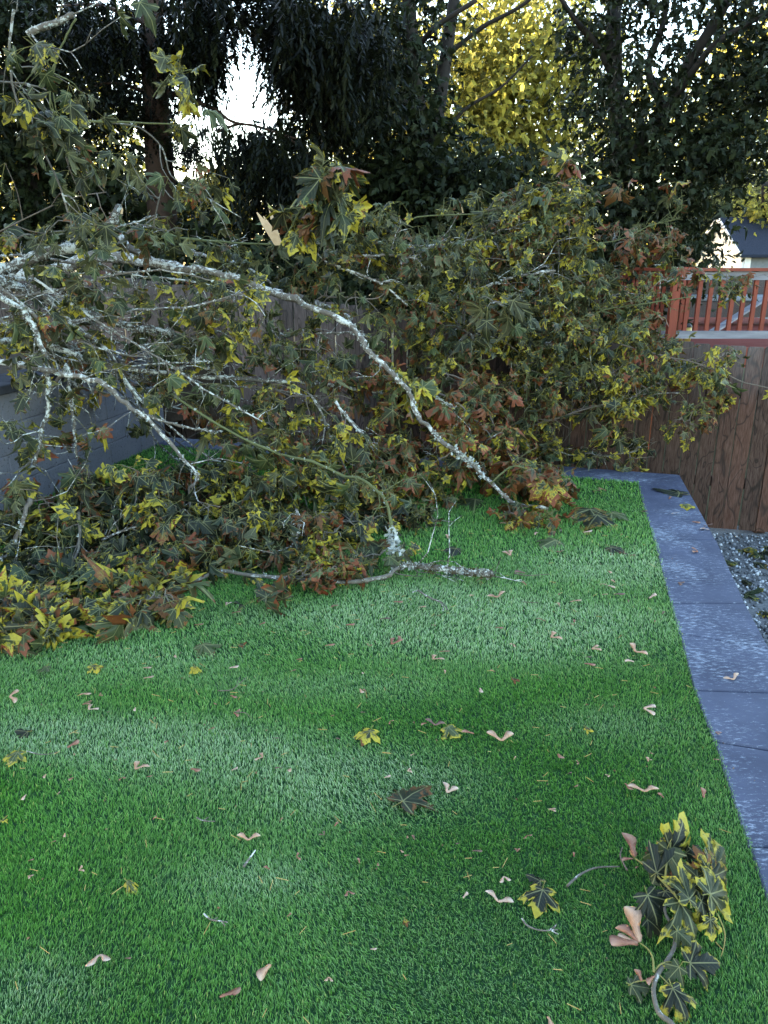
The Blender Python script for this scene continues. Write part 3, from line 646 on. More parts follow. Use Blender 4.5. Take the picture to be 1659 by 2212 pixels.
for line, r0, nsp, (l0, l1), sd, dd in SL:
    pw = smooth_line([P(*t) for t in line], 5); q = MB(); n = len(pw)
    q.tube(pw, [r0*(1-.7*i/(n-1)) for i in range(n)], 7, jit=.1); q.build('branch', M['bark_spruce'], sp_, True)
    if nsp:
        A = np.array([tuple(v) for v in pw]); t = RG.uniform(.12, 1, nsp)*(n-1); i = np.minimum(t.astype(int), n-2); f = (t-i)[:, None]
        p_ = A[i]*(1-f)+A[i+1]*f; p_[:, 0] += RG.normal(0, sd*.0095, nsp); p_[:, 1] += RG.normal(0, dd, nsp); p_[:, 2] -= np.abs(RG.normal(0, sd*.008, nsp))
        allp.append(p_); L_ = RG.uniform(l0, l1, nsp)*RG.uniform(.5, 1, nsp)
        if l1 != 1.75:
            zc = p_[:, 1]*cp-(p_[:, 2]-EYE)*sp; xd = (384+FPX*p_[:, 0]/zc)/S
            L_ *= np.interp(xd, [430, 455, 488, 500, 560, 585, 620], [1, 1.2, 1.1, .32, .38, .9, 1])
            ydr = (512-FPX*((p_[:, 2]-EYE)*cp+p_[:, 1]*sp)/zc)/S; lim = np.interp(xd, [440, 466, 480, 520, 560, 590, 606, 640], [360, 270, 118, 130, 160, 185, 330, 900])+RG.normal(0, 16, nsp)
            L_ = np.minimum(L_, (lim-ydr)*S*zc/FPX/1.12); kp = L_ > .15; p_, L_ = p_[kp], L_[kp]; allp[-1] = p_
        allL.append(L_)
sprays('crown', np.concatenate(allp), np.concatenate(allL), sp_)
# sunlit trees farther off
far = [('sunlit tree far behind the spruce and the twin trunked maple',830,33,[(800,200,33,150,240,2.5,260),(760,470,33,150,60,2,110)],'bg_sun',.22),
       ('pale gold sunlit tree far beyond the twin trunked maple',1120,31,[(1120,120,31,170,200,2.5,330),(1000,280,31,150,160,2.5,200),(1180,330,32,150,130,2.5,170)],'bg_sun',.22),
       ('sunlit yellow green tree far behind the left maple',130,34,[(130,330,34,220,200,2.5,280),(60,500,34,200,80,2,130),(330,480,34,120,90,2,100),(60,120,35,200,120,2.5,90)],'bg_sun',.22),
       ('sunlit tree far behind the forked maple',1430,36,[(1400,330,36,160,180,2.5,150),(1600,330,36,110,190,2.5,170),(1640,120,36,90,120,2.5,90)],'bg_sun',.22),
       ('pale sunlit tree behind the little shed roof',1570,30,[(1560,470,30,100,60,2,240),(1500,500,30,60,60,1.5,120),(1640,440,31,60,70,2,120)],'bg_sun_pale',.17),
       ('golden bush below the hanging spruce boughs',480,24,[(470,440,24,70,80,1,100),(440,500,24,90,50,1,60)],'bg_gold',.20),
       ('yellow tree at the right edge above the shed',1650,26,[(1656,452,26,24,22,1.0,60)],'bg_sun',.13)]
for lab, dx, Y, bl, mm, sz in far:
    tk = [([(dx,640,Y),(dx+6,420,Y),(dx,bl[0][1]-40,Y)], .25, .08)]
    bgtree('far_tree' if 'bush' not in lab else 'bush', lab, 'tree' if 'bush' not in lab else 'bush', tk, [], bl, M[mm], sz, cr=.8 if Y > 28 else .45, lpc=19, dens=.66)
# unseen trees added out of view on the left to shade the yard
def shade_tree(x, y, h, rr, n):
    e = empty('maple_tree', (x, y, GZ), 'tall maple added out of view on the left to shade the yard', 'tree', 'unseen maples added for shade')
    q = MB(); q.tube(smooth_line([Vector((x, y, GZ)), Vector((x+.2, y, h*.4)), Vector((x, y+.2, h*.9))], 5), [.35-.02*i for i in range(11)], 10, jit=.06); q.build('trunk', M['bark_bg'], e, True)
    u = RG.normal(0, 1, (n, 3)); u /= np.linalg.norm(u, axis=1, keepdims=True); u *= RG.uniform(0, 1, (n, 1))**(1/2.6)
    pos = u*np.array([rr*.8, rr, h*.5])+np.array([x, y, h*.5])
    a = RG.normal(0, .5, (n, 3)); a[:, 2] -= .5; m_ = RG.normal(0, .8, (n, 3)); m_[:, 2] += .4
    leaf_object('crown', leaf_arrays(pos, a, m_, .5*RG.uniform(.7, 1.3, n), RG.uniform(0, 1, (n, 3)), 2), M['bg_leaf'], e)
for x, y, h, rr in ((-15,4,13,4.5),(-16,11,15,4.8),(-15.5,18,16,4.8),(-16,25,16,4.2),(-22,8,16,5.5),(-23,16,17,5.5),(-23,25,17,5)): shade_tree(x, y, h, rr, 5200)

# ------------------------------------------------------------------ deck, shed and what stands there
DY = 9.5; zt_ = P(1500, 579, DY).z; zf = P(1500, 750, DY).z
cx = P(1458, 600, DY).x; rx_ = P(1700, 600, DY).x+2.2
dk = empty('wooden_deck', (cx, DY, GZ), 'red stained timber deck with slatted railing and grey rails behind the fence', 'deck')
b = MB(); k = 0; y = DY
while y < DY+5.5:
    b.box((cx-1.6, y, zf-.03), (rx_, y+.135, zf)); y += .142
b.build('deck_floor', M['red_floor'], dk)
b = MB(); b.box((cx-1.6, DY-.035, zf-.24), (rx_, DY-.003, zf-.004)); b.build('fascia_board', M['red_stain'], dk)
b = MB(); b.box((cx-.04, DY-.02, zt_-.035), (rx_, DY+.12, zt_)); b.build('cap_rail', M['red_stain'], dk)
b = MB(); b.box((cx+.09, DY+.02, zt_-.135), (rx_, DY+.06, zt_-.045)); b.build('top_rail', M['grey_rail'], dk)
zb_ = P(1500, 715, DY).z
b = MB(); b.box((cx+.09, DY-.005, zb_-.09), (rx_, DY+.035, zb_)); b.build('bottom_rail', M['grey_rail'], dk)
b = MB(); b.box((cx-.01, DY, zf+.002), (cx+.085, DY+.09, zt_-.037)); b.build('post', M['red_stain'], dk)
x = cx+.20
while x < rx_-.1:
    b = MB(); b.box((x-.023, DY+.037, zb_-.07), (x+.023, DY+.068 if False else DY+.075, zt_-.05)); b.build('baluster', M['red_stain'], dk); x += .133
# side run, receding to the back left
A0 = Vector((cx, DY+.1, 0)); A1 = Vector((cx-.45, DY+4.6, 0))
sdv = (A1-A0).normalized(); LL = (A1-A0).length
for nm, z0, wz, wx_, mm in (('cap_rail', zt_-.02, .035, .13, 'red_stain'), ('top_rail', zt_-.09, .09, .035, 'red_stain'), ('bottom_rail', zb_-.045, .09, .035, 'grey_rail')):
    b = MB(); b.beam(A0+Vector((0,0,z0)), A1+Vector((0,0,z0)), wx_, wz); b.build(nm, M[mm], dk)
t = .12
while t < LL:
    b = MB(); p = A0+sdv*t; b.box((p.x-.045, p.y-.017, zb_-.12), (p.x-.012, p.y+.017, zt_-.05)); b.build('baluster', M['red_stain'], dk); t += .133
for pp in ((cx+.85, DY+2.0), (cx+.05, DY+4.5)):
    b = MB(); b.box((pp[0], pp[1], zf+.002), (pp[0]+.14, pp[1]+.14, zt_+.0)); b.build('post', M['red_stain'], dk)
for pp in ((cx, DY+.2), (cx+2.2, DY+.2), (cx+4, DY+.2)):
    b = MB(); b.box((pp[0], pp[1], GZ-.02), (pp[0]+.1, pp[1]+.1, zf-.032)); b.build('support_post', M['red_stain'], dk)
# back railing of the deck
b = MB(); b.box((cx+.2, DY+5.2, zt_-.5), (rx_, DY+5.26, zt_-.42)); b.build('top_rail', M['red_stain'], dk)
# wicker bench
e = empty('wicker_bench', (cx+2.2, DY+3.5, zf), 'dark woven wicker bench at the back of the red deck', 'bench')
b = MB(); b.box((cx+1.2, DY+3.9, zf+.30), (cx+3.6, DY+4.02, zf+.86)); b.build('backrest', M['wicker'], e)
b = MB(); b.box((cx+1.2, DY+3.2, zf+.14), (cx+3.6, DY+3.895, zf+.38)); b.build('seat', M['wicker'], e)
for xx in (cx+1.05, cx+3.605): b = MB(); b.box((xx, DY+3.2, zf), (xx+.145, DY+4.02, zf+.6)); b.build('armrest', M['wicker'], e)
b = MB(); b.box((cx+1.25, DY+3.22, zf+.383), (cx+3.55, DY+3.88, zf+.47)); o = b.build('seat_cushion', M['cushion'], e); v_ = o.modifiers.new('bevel', 'BEVEL'); v_.width = .03; v_.segments = 3
# lanterns
for i, (dx, h, lab) in enumerate(((1483, .24, 'taller yellow glass lantern with black cap on the red deck by the railing'), (1472, .15, 'shorter yellow glass lantern on the red deck beside a taller one'))):
    p = P(dx, 744, DY+.55); p = Vector((p.x, DY+.55+.1*i, zf)); e = empty('lantern', p, lab, 'lantern')
    b = MB(); b.tube([p+Vector((0,0,.015)), p+Vector((0,0,h*.45)), p+Vector((0,0,h*.8))], [.04,.045,.04], 12); b.build('glass', M['candle'], e, True)
    b = MB(); b.tube([p+Vector((0,0,h*.8)), p+Vector((0,0,h*.9)), p+Vector((0,0,h))], [.046,.04,.015], 12); b.build('cap', M['black'], e)
    b = MB(); b.tube([p+Vector((0,0,.001)), p+Vector((0,0,.018))], [.05,.048], 12); b.build('base', M['black'], e)
# leaning white board on deck
e = MB(); e.beam(P(1500+40, 716, DY+2.2), P(1659, 640, DY+3.1), .12, .03); tag(e.build('plank', M['grey_rail']), 'pale grey plank slanting across the red deck floor', 'plank')
# shed
SYd = 24; a = P(1567, 497, SYd+.0); 
ex = P(1601, 550, SYd); rg_ = P(1566, 496, SYd+1.6); sx0 = ex.x; gz_ = -.9
e = empty('garden_shed', (sx0, SYd, gz_), 'small grey shed with dark slate blue roof and white gable beyond the deck', 'shed')
x1 = sx0+4.5; ze = ex.z; zr = ze+1.15; yd = 2.0; ym = SYd+yd
b = MB(); b.box((sx0+.25, SYd+.25, gz_), (x1-.2, SYd+2*yd-.25, ze-.02)); b.build('wall', M['grey_paint'], e)
b = MB(); b.box((sx0+.10, SYd+.18, gz_), (sx0+.40, SYd+.245, ze-.03)); b.build('corner_board', M['white_paint'], e)
b = MB(); b.add([(sx0+.2, SYd+.1, ze-.02), (sx0+.2, SYd+2*yd-.1, ze-.02), (sx0+.2, ym, zr-.08), (sx0+.24, SYd+.1, ze-.02), (sx0+.24, SYd+2*yd-.1, ze-.02), (sx0+.24, ym, zr-.08)], [(0,1,2),(5,4,3),(0,2,5,3),(2,1,4,5),(1,0,3,4)])
b.box((sx0+.2, SYd+.15, gz_), (sx0+.24, SYd+2*yd-.1, ze-.025)); b.build('gable', M['white_paint'], e)
b = MB()
b.add([(sx0,SYd,ze),(x1,SYd,ze),(x1,ym,zr),(sx0,ym,zr),(sx0,SYd+2*yd,ze),(x1,SYd+2*yd,ze),(sx0,SYd,ze-.08),(x1,SYd,ze-.08),(x1,ym,zr-.08),(sx0,ym,zr-.08),(sx0,SYd+2*yd,ze-.08),(x1,SYd+2*yd,ze-.08)],
      [(0,1,2,3),(3,2,5,4),(6,9,8,7),(9,10,11,8),(0,6,7,1),(0,3,9,6),(3,4,10,9),(1,7,8,2),(2,8,11,5),(4,5,11,10)]); b.build('roof', M['roof'], e)
b = MB()
for s_ in (0, 1):
    y0 = SYd if s_ == 0 else SYd+2*yd
    b.beam((sx0-.02, y0, ze-.05), (sx0-.02, ym, zr-.05), .03, .14)
b.build('barge_board', M['white_paint'], e)
b = MB(); b.box((sx0+1.3, SYd+.20, gz_+.05), (sx0+2.2, SYd+.248, ze-.25)); b.build('door', M['grey_rail'], e)

# ------------------------------------------------------------------ FALLEN TREE
def PL(s_, Y0, Y1=None):
    """photo polyline 'x,y x,y ...' spread over depths Y0..Y1"""
    pts = [tuple(float(v) for v in q.split(',')) for q in s_.split()]; n = len(pts); Y1 = Y0 if Y1 is None else Y1
    return [P(x, y, Y0+(Y1-Y0)*i/(n-1)) for i, (x, y) in enumerate(pts)]
def lichen_tufts(pw, rad, n, mb, kind='lichen', s=.012):
    V, F = [], []; A = pw; m_ = len(A)
    for _ in range(n):
        t = random.random()*(m_-1); i = min(int(t), m_-2); c = A[i].lerp(A[i+1], t-i); r = rad[i]
        d = Vector((random.gauss(0,1), random.gauss(0,1), random.gauss(.35,1))).normalized(); tan = (A[i+1]-A[i]).normalized(); d = (d-tan*d.dot(tan)).normalized()
        c = c+d*r*.8; q = s*random.uniform(.5, 1.5)*(.6+r*14)
        for k in range(9 if kind == 'lichen' else 14):
            dd = (d*random.uniform(.2, 1.1)+Vector((random.gauss(0,.8), random.gauss(0,.8), random.gauss(0,.8)))).normalized()
            sd = dd.cross(Vector((random.random(), random.random(), random.random()))).normalized()*q*(.32 if kind == 'lichen' else .12)
            b0 = c+Vector((random.gauss(0,q*.3), random.gauss(0,q*.3), random.gauss(0,q*.3))); nn = len(V)
            V += [b0-sd*.4, b0+sd*.4, b0+dd*q*.6+sd, b0+dd*q+sd*.2, b0+dd*q*.7-sd]; F += [(nn, nn+1, nn+2), (nn, nn+2, nn+3), (nn, nn+3, nn+4)]
    if V: mb.add(V, F, 1 if kind == 'lichen' else 2)
def foliage_at(nodes, parent, size=.12, k=(3,6), pal=(.5,.4), spread=.10, droop=.6, m='leaf', lod=1, ground=False, name='foliage'):
    """bunches of wilting leaves on petioles at each node (Vector)"""
    pos, ax, nm, rn, sz, st = [], [], [], [], [], []
    for c in nodes:
        py, pr = random.gauss(pal[0], .28), random.gauss(pal[1], .28)
        for _ in range(random.randint(*k)):
            d = Vector((random.gauss(0,1), random.gauss(0,1), random.gauss(0,.6)-droop)).normalized()
            pl = spread*random.uniform(.4, 1.2); p = c+d*pl
            a = (d+Vector((random.gauss(0,.35), random.gauss(0,.35), random.gauss(0,.3)-droop*.8))).normalized()
            nn = Vector((random.gauss(0,.7), random.gauss(-.25,.7), random.gauss(.7,.5)))
            if ground and p.z < .05: p.z = random.uniform(.03, .08); a.z = abs(a.z)*.3
            if ground and p.z+a.z*size < .02: a.z = max(a.z, (.02-p.z)/size)
            pos.append(p); ax.append(a); nm.append(nn); sz.append(size*random.uniform(.55, 1.3)); st.append((tuple(c), tuple(p), .0014))
            rn.append((min(max(py+random.gauss(0,.2), 0), 1), min(max(pr+random.gauss(0,.2), 0), 1), random.random()))
    if not pos: return
    f = lambda L: np.array([tuple(v) for v in L])
    return leaf_object(name, leaf_arrays(f(pos), f(ax), f(nm), np.array(sz), np.array(rn), lod), M[m], parent, st)
def limb(parent, pw, r0, r1, bk, lich=0, moss=0, name='branch', sides=9, jit=.06, label=None, extra=(), twigs=0, tw_len=(.15,.4), **fol):
    r0 *= .74; r1 *= .74
    wob = [p+Vector((random.gauss(0,1), random.gauss(0,1), random.gauss(0,1)))*min(r0*.25, .006) for p in smooth_line(pw, 4)]
    wob[0] = Vector(pw[0]); n = len(wob); rad = [r0+(r1-r0)*(i/(n-1)) for i in range(n)]
    for i in range(n):
        if random.random() < .12 and 0 < i < n-1: rad[i] *= 1.22
    b = MB(); b.tube(wob, rad, sides, jit=jit); nodes = []
    twigs = int(twigs*.65+.5)
    for _ in range(twigs):
        t = random.uniform(.1, 1)*(n-1); i = min(int(t), n-2); c = wob[i].lerp(wob[i+1], t-i); L = random.uniform(*tw_len)
        tan = (wob[i+1]-wob[i]).normalized(); d = (tan*.5+Vector((random.gauss(0,.7), random.gauss(0,.7), random.gauss(.1,.6)))).normalized()
        p1 = c+d*L*.5; p2 = p1+(d+Vector((random.gauss(0,.4), random.gauss(0,.4), -.35+random.gauss(0,.3)))).normalized()*L*.5
        if fol.get('ground') : p1.z = max(p1.z, .03); p2.z = max(p2.z, .03)
        b.tube(smooth_line([c, p1, p2], 3), [.004*(1-.1*j) for j in range(7)], 4, cap=False); nodes.append(p2)
        if random.random() < .5: nodes.append(p1.lerp(p2, .4))
    bare = int((5+twigs*1.4)) if r0 > .007 and not fol.get('lod') == 0 else 1
    for _ in range(bare):                   # bare crooked side twigs
        t = random.uniform(.05, .98)*(n-1); i = min(int(t), n-2); c = wob[i].lerp(wob[i+1], t-i); L = random.uniform(.15, .55)*(1 if r0 > .012 else .6)
        d = ((wob[i+1]-wob[i]).normalized()*.6+Vector((random.gauss(0,.6), random.gauss(0,.6), random.gauss(0,.7)))).normalized(); pp = [c]
        for j in range(5):
            d = (d+Vector((random.gauss(0,.28), random.gauss(0,.28), random.gauss(0,.28)))).normalized(); q_ = pp[-1]+d*L/5; q_.z = max(q_.z, .02); pp.append(q_)
        rr0 = random.uniform(.0025, .0045); b.tube(pp, [rr0*(1-.13*j) for j in range(6)], 5, jit=.1)
        for j in (2, 3, 4):
            if random.random() < .7:
                e_ = (d+Vector((random.gauss(0,.8), random.gauss(0,.8), random.gauss(0,.8)))).normalized()*L*random.uniform(.15, .35); e2 = pp[j]+e_; e2.z = max(e2.z, .02)
                b.tube([pp[j], pp[j].lerp(e2, .5)+Vector((0,0,.006)), e2], [rr0*.6, rr0*.5, rr0*.35], 4)
    if lich: lichen_tufts(wob, rad, lich, b)
    if moss: lichen_tufts(wob, rad, moss, b, 'moss', .016)
    for i0, i1, rr_, nn_, ss_ in extra: lichen_tufts(wob[i0:i1], [rr_]*(i1-i0), nn_, b, 'lichen', ss_)
    o = b.build(name, [M[bk], M['lichen'], M['moss']], parent, True)
    if label: o['label'] = label
    if nodes: foliage_at(nodes, o, **fol)
    return o, wob
tb = P(-60, 596, 7.4)
ft = empty('fallen_tree', (tb.x, tb.y, 0), 'big storm felled maple with wilting leaves lying across the fence and heaped on the turf', 'tree')
FT = dict(size=.088, k=(2,5), pal=(.4,.25))
tr, _ = limb(ft, PL('-260,585 -50,592 100,592 190,558 260,556 320,566 400,582 500,606 600,632 700,662 760,690', 7.15, 6.9), .085, .035, 'bark_pale', 50, 60, 'trunk', 14, label='pale lichened trunk resting on the fence top')
limb(ft, PL('-10,580 30,577 85,552 120,542 175,532 215,519 230,497 248,465 258,447', 5.2, 5.2), .052, .030, 'bark_lichen', 60, 25, label='stout limb ending in a snapped upright stub')
limb(ft, PL('-160,590 -20,602 40,622 100,647 175,672 240,692 300,712 360,717 380,742 425,782 470,807', 4.9, 5.6), .046, .022, 'bark_lichen', 230, 240, twigs=6, **FT)
limb(ft, PL('-120,740 -20,737 50,737 125,752 190,778', 4.7, 4.9), .030, .020, 'bark_lichen', 80, 60)
limb(ft, PL('-80,775 0,782 60,790 115,804 190,820 225,830 260,862 300,892 320,907 380,972 420,1018 425,1035 412,1057 409,1117', 4.5, 4.4), .026, .009, 'bark_pale', 50, 40, twigs=5, **FT)
limb(ft, PL('200,792 300,800 375,810 475,818 590,822 670,828 740,835 830,850', 5.2, 5.6), .024, .014, 'bark_lichen', 90, 20, twigs=7, **FT)
limb(ft, PL('320,897 350,910 400,922 440,930 480,932', 4.7, 4.8), .014, .007, 'bark_pale', 16)
limb(ft, PL('-60,738 50,732 125,742 165,757 260,800 320,830', 5.0, 5.4), .034, .018, 'bark_lichen', 110, 110, twigs=4, **FT)
limb(ft, PL('300,745 350,777 395,800', 5.3), .013, .010, 'bark_pale', 18)
limb(ft, PL('-150,600 0,640 60,690 95,760 105,850 90,940 70,1010', 4.6, 4.4), .026, .012, 'bark_lichen', 70, 30, twigs=6, **FT)
limb(ft, PL('105,852 145,790 150,850 160,930 165,990', 4.6), .016, .008, 'bark_lichen', 50, 10, twigs=3, **FT)
limb(ft, PL('275,507 400,515 500,525 600,527 700,517 825,525 960,540', 6.2, 6.6), .013, .008, 'bark_green', 4, twigs=8, **FT)
limb(ft, PL('110,560 200,577 270,590 310,597 390,605 470,620 560,655', 5.6, 5.9), .013, .008, 'bark_pale', 14, twigs=5, **FT)
limb(ft, PL('395,532 435,550 490,562 530,577 600,620', 6.6), .024, .015, 'bark_pale', 20, 8)
limb(ft, PL('530,577 490,540 505,530 535,518', 6.5), .012, .006, 'bark_pale')
limb(ft, PL('715,572 750,555 830,552 900,560', 6.0), .016, .010, 'bark_pale', 20, twigs=5, **FT)
limb(ft, PL('700,565 760,587 830,617 880,660', 6.0), .014, .009, 'bark_pale', 20, twigs=5, **FT)
limb(ft, PL('255,682 240,722 245,782 240,822', 5.0), .011, .005, 'bark_pale', 8, twigs=2, **FT)
limb(ft, PL('425,632 435,652 455,697 450,732 455,772 470,800', 5.3), .010, .005, 'bark_pale', 10, twigs=3, **FT)
limb(ft, PL('550,600 552,672 580,712 625,722 700,720 765,720 830,740', 5.9), .013, .009, 'bark_pale', 24, twigs=8, **FT)
limb(ft, PL('670,852 695,892 715,947 745,1010 775,1060', 5.1, 4.9), .010, .006, 'bark_grey', 10, twigs=6, **FT)
limb(ft, PL('725,867 750,902 795,952 815,985 818,1040', 5.1), .013, .007, 'bark_pale', 20, twigs=6, **FT)
limb(ft, PL('620,905 660,918 700,905', 5.6), .016, .012, 'bark_lichen', 20)
limb(ft, PL('65,1077 50,1122 20,1192 0,1207', 4.1, 3.9), .018, .012, 'bark_pale', 8)
limb(ft, PL('170,1107 172,1162 160,1207 115,1252 65,1297', 4.1, 3.7), .012, .006, 'bark_grey', 6, twigs=4, ground=True, **FT)
limb(ft, PL('125,1162 165,1137 225,1115 320,1120', 4.3), .011, .006, 'bark_pale', 6, twigs=4, **FT)
limb(ft, PL('272,1177 275,1227 290,1267', 4.0, 3.8), .008, .005, 'bark_twig', twigs=2, **FT)
limb(ft, PL('220,1166 260,1148 300,1136', 4.1), .010, .008, 'bark_pale')
limb(ft, PL('360,1120 400,1122 440,1128 500,1160', 4.3), .011, .006, 'bark_pale', 8, twigs=5, **FT)
limb(ft, PL('640,1100 645,1145 620,1200 605,1240', 4.2, 3.95), .010, .006, 'bark_pale', 10, twigs=4, **FT)
for k in range(20):                          # more thin lichened limbs fanning out of the trunk from the left
    x0, y0 = random.uniform(-120, 260), random.uniform(560, 800); L_ = random.uniform(260, 620); a_ = random.uniform(-.08, .75); y_ = random.uniform(4.7, 6.2); ln = []
    for j in range(6):
        a_ += random.gauss(0, .16); x0 += L_/5*math.cos(a_)*(j > 0); y0 += L_/5*math.sin(a_)*(j > 0); ln.append(f'{x0:.0f},{min(y0, 1000):.0f}')
    limb(ft, PL(' '.join(ln), y_, y_+random.uniform(-.3, .6)), random.uniform(.011, .019), .005, random.choice(['bark_pale', 'bark_lichen', 'bark_pale', 'bark_grey']), random.choice([8, 20, 50]), twigs=3, **FT)
# right half
limb(ft, PL('780,560 900,535 970,527 1050,509 1105,480', 6.6), .019, .010, 'bark_pale', 14, twigs=10, **FT)
limb(ft, PL('995,672 1000,660 1015,637 1060,614 1130,594 1200,585', 6.4), .018, .011, 'bark_pale', 14, twigs=10, **FT)
limb(ft, PL('1100,560 1230,582 1330,575 1420,572 1520,590 1600,600', 7.2, 7.6), .012, .005, 'bark_grey', twigs=12, size=.085, k=(3,5), pal=(.5,.55), tw_len=(.08,.2))
limb(ft, PL('1020,480 1100,470 1154,430 1229,400 1284,367', 6.8, 7.0), .010, .004, 'bark_green', twigs=12, size=.12, k=(3,5), pal=(.55,.3))
limb(ft, PL('830,520 900,470 1050,462 1100,455 1150,430', 6.6), .009, .004, 'bark_green', twigs=8, **FT)
limb(ft, PL('1080,560 1200,540 1330,520 1400,489 1445,477 1470,470', 7.0), .010, .004, 'bark_green', twigs=12, size=.10, k=(3,5), pal=(.5,.6))
limb(ft, PL('1080,714 1160,737 1250,760', 6.3), .014, .010, 'bark_pale', 8, twigs=8, **FT)
limb(ft, PL('1110,787 1150,812 1175,847', 6.1), .012, .007, 'bark_grey', 3, twigs=6, **FT)
limb(ft, PL('1305,832 1375,877', 6.0), .008, .005, 'bark_pale', twigs=6, **FT)
limb(ft, PL('1230,700 1335,742 1445,772 1495,782 1555,802 1610,827 1700,845', 6.3, 6.1), .009, .005, 'bark_twig', twigs=14, size=.095, k=(3,6), pal=(.6,.4), tw_len=(.08,.22))
limb(ft, PL('1100,640 1250,690 1300,670 1400,655 1500,640', 6.5), .010, .005, 'bark_green', twigs=14, size=.10, k=(3,6), pal=(.45,.4))
limb(ft, PL('930,800 1000,820 1040,860 1080,950 1110,1000', 5.7, 5.5), .010, .006, 'bark_twig', twigs=10, size=.11, k=(3,6), pal=(.5,.7))
limb(ft, PL('1150,920 1280,880 1400,850', 6.0), .010, .005, 'bark_twig', twigs=10, size=.10, k=(3,6), pal=(.45,.3), m='leaf_dark')
limb(ft, PL('1112,965 1180,967 1240,985 1300,985 1370,975', 6.3), .014, .006, 'bark_grey', twigs=8, size=.10, k=(3,5), pal=(.5,.3), m='leaf_dark')
limb(ft, PL('1005,897 1070,937 1105,985 1150,1022', 5.6), .009, .006, 'bark_twig', twigs=5, **FT)
limb(ft, PL('930,842 1000,880 1020,940 1050,960', 5.4), .012, .008, 'bark_twig', twigs=5, size=.12, k=(3,5), pal=(.7,.8))
# upper left, hanging nearer
UP = dict(size=.088, k=(2,4), pal=(.12,.0), droop=.9, lod=0)
limb(ft, PL('60,75 115,50 162,34', 3.7), .019, .016, 'bark_pale', 10, label='pale broken branch end in the upper left', twigs=3, **UP)
limb(ft, PL('165,40 145,75 120,135 107,170 110,240', 3.9), .006, .004, 'bark_green', twigs=7, **UP)
limb(ft, PL('-80,170 0,177 55,182 100,195', 4.0), .008, .005, 'bark_grey', twigs=4, **UP)
limb(ft, PL('185,262 280,265 425,270', 4.6), .009, .005, 'bark_green', 3, twigs=4, **UP)
limb(ft, PL('65,250 95,325 125,390 150,470 158,500', 4.3), .007, .006, 'bark_grey', twigs=8, **UP)
limb(ft, PL('115,300 185,370 225,415', 4.4), .005, .004, 'bark_twig', twigs=5, **UP)
limb(ft, PL('230,265 300,275 350,320 370,380 435,420 520,470', 4.7), .006, .004, 'bark_grey', twigs=5, **UP)
limb(ft, PL('30,20 20,120 40,230 90,260', 3.9), .008, .005, 'bark_grey', twigs=8, **UP)
limb(ft, PL('0,500 60,470 150,430 230,415', 4.8), .006, .004, 'bark_twig', twigs=6, **UP)
limb(ft, PL('330,210 345,190 380,160 415,150', 4.5), .004, .003, 'bark_green', twigs=3, size=.13, k=(2,4), pal=(.5,.05), lod=0)
limb(ft, PL('330,495 350,410 375,430 440,420', 5.2), .006, .004, 'bark_grey', twigs=6, **UP)
limb(ft, PL('600,540 640,470 680,400 705,375', 5.5), .009, .005, 'bark_green', twigs=12, size=.17, k=(3,5), pal=(.3,.35), lod=0, tw_len=(.08,.22))
limb(ft, PL('700,540 760,490 820,450', 6.2), .006, .004, 'bark_green', twigs=6, **FT)
# bunches that close the gaps: (x, y, spread x, spread y, depth0, depth1, bunches, size, palette, material)
def bunch(cx_, cy_, sx_, sy_, Y0, Y1, n, size, pal, m='leaf', ground=False, lod=1, par=None, k=(3,6)):
    nodes = []; n = max(3, int(n*.72)); size *= .67
    for _ in range(n):
        while True:
            a, c = random.uniform(-1, 1), random.uniform(-1, 1)
            if a*a+c*c < 1: break
        p = P(cx_+a*sx_, cy_+c*sy_, random.uniform(Y0, Y1)); 
        if p.z < .05: p.z = random.uniform(.04, .12)
        nodes.append(p)
    b = MB(); sn = sorted(nodes, key=lambda p: p.x); m_ = len(sn)
    spn = [sum(sn[max(0, i-3):i+4], Vector())/len(sn[max(0, i-3):i+4]) for i in range(0, m_, max(1, m_//7))]
    if len(spn) < 2: spn = [sn[0], sn[-1]]
    if ground:
        for p in spn: p.z = max(p.z, .03)
    spn = smooth_line(spn, 3); b.tube(spn, [.0065-.003*i/(len(spn)-1) for i in range(len(spn))], 5)
    for p in nodes:                         # twigs run from the branchlet to each bunch of leaves
        q = min(spn, key=lambda v: (v-p).length)
        b.tube(smooth_line([q, q.lerp(p, .5)+Vector((random.gauss(0,.01), 0, .02)), p], 3), [.004-.0003*j for j in range(7)], 4, cap=False)
    o = b.build('branchlet', M[random.choice(['bark_green','bark_twig','bark_grey'])], par or ft)
    foliage_at(nodes, o, size=size, pal=pal, m=m, ground=ground, lod=lod, k=k); return o
YB = (.5,.4)
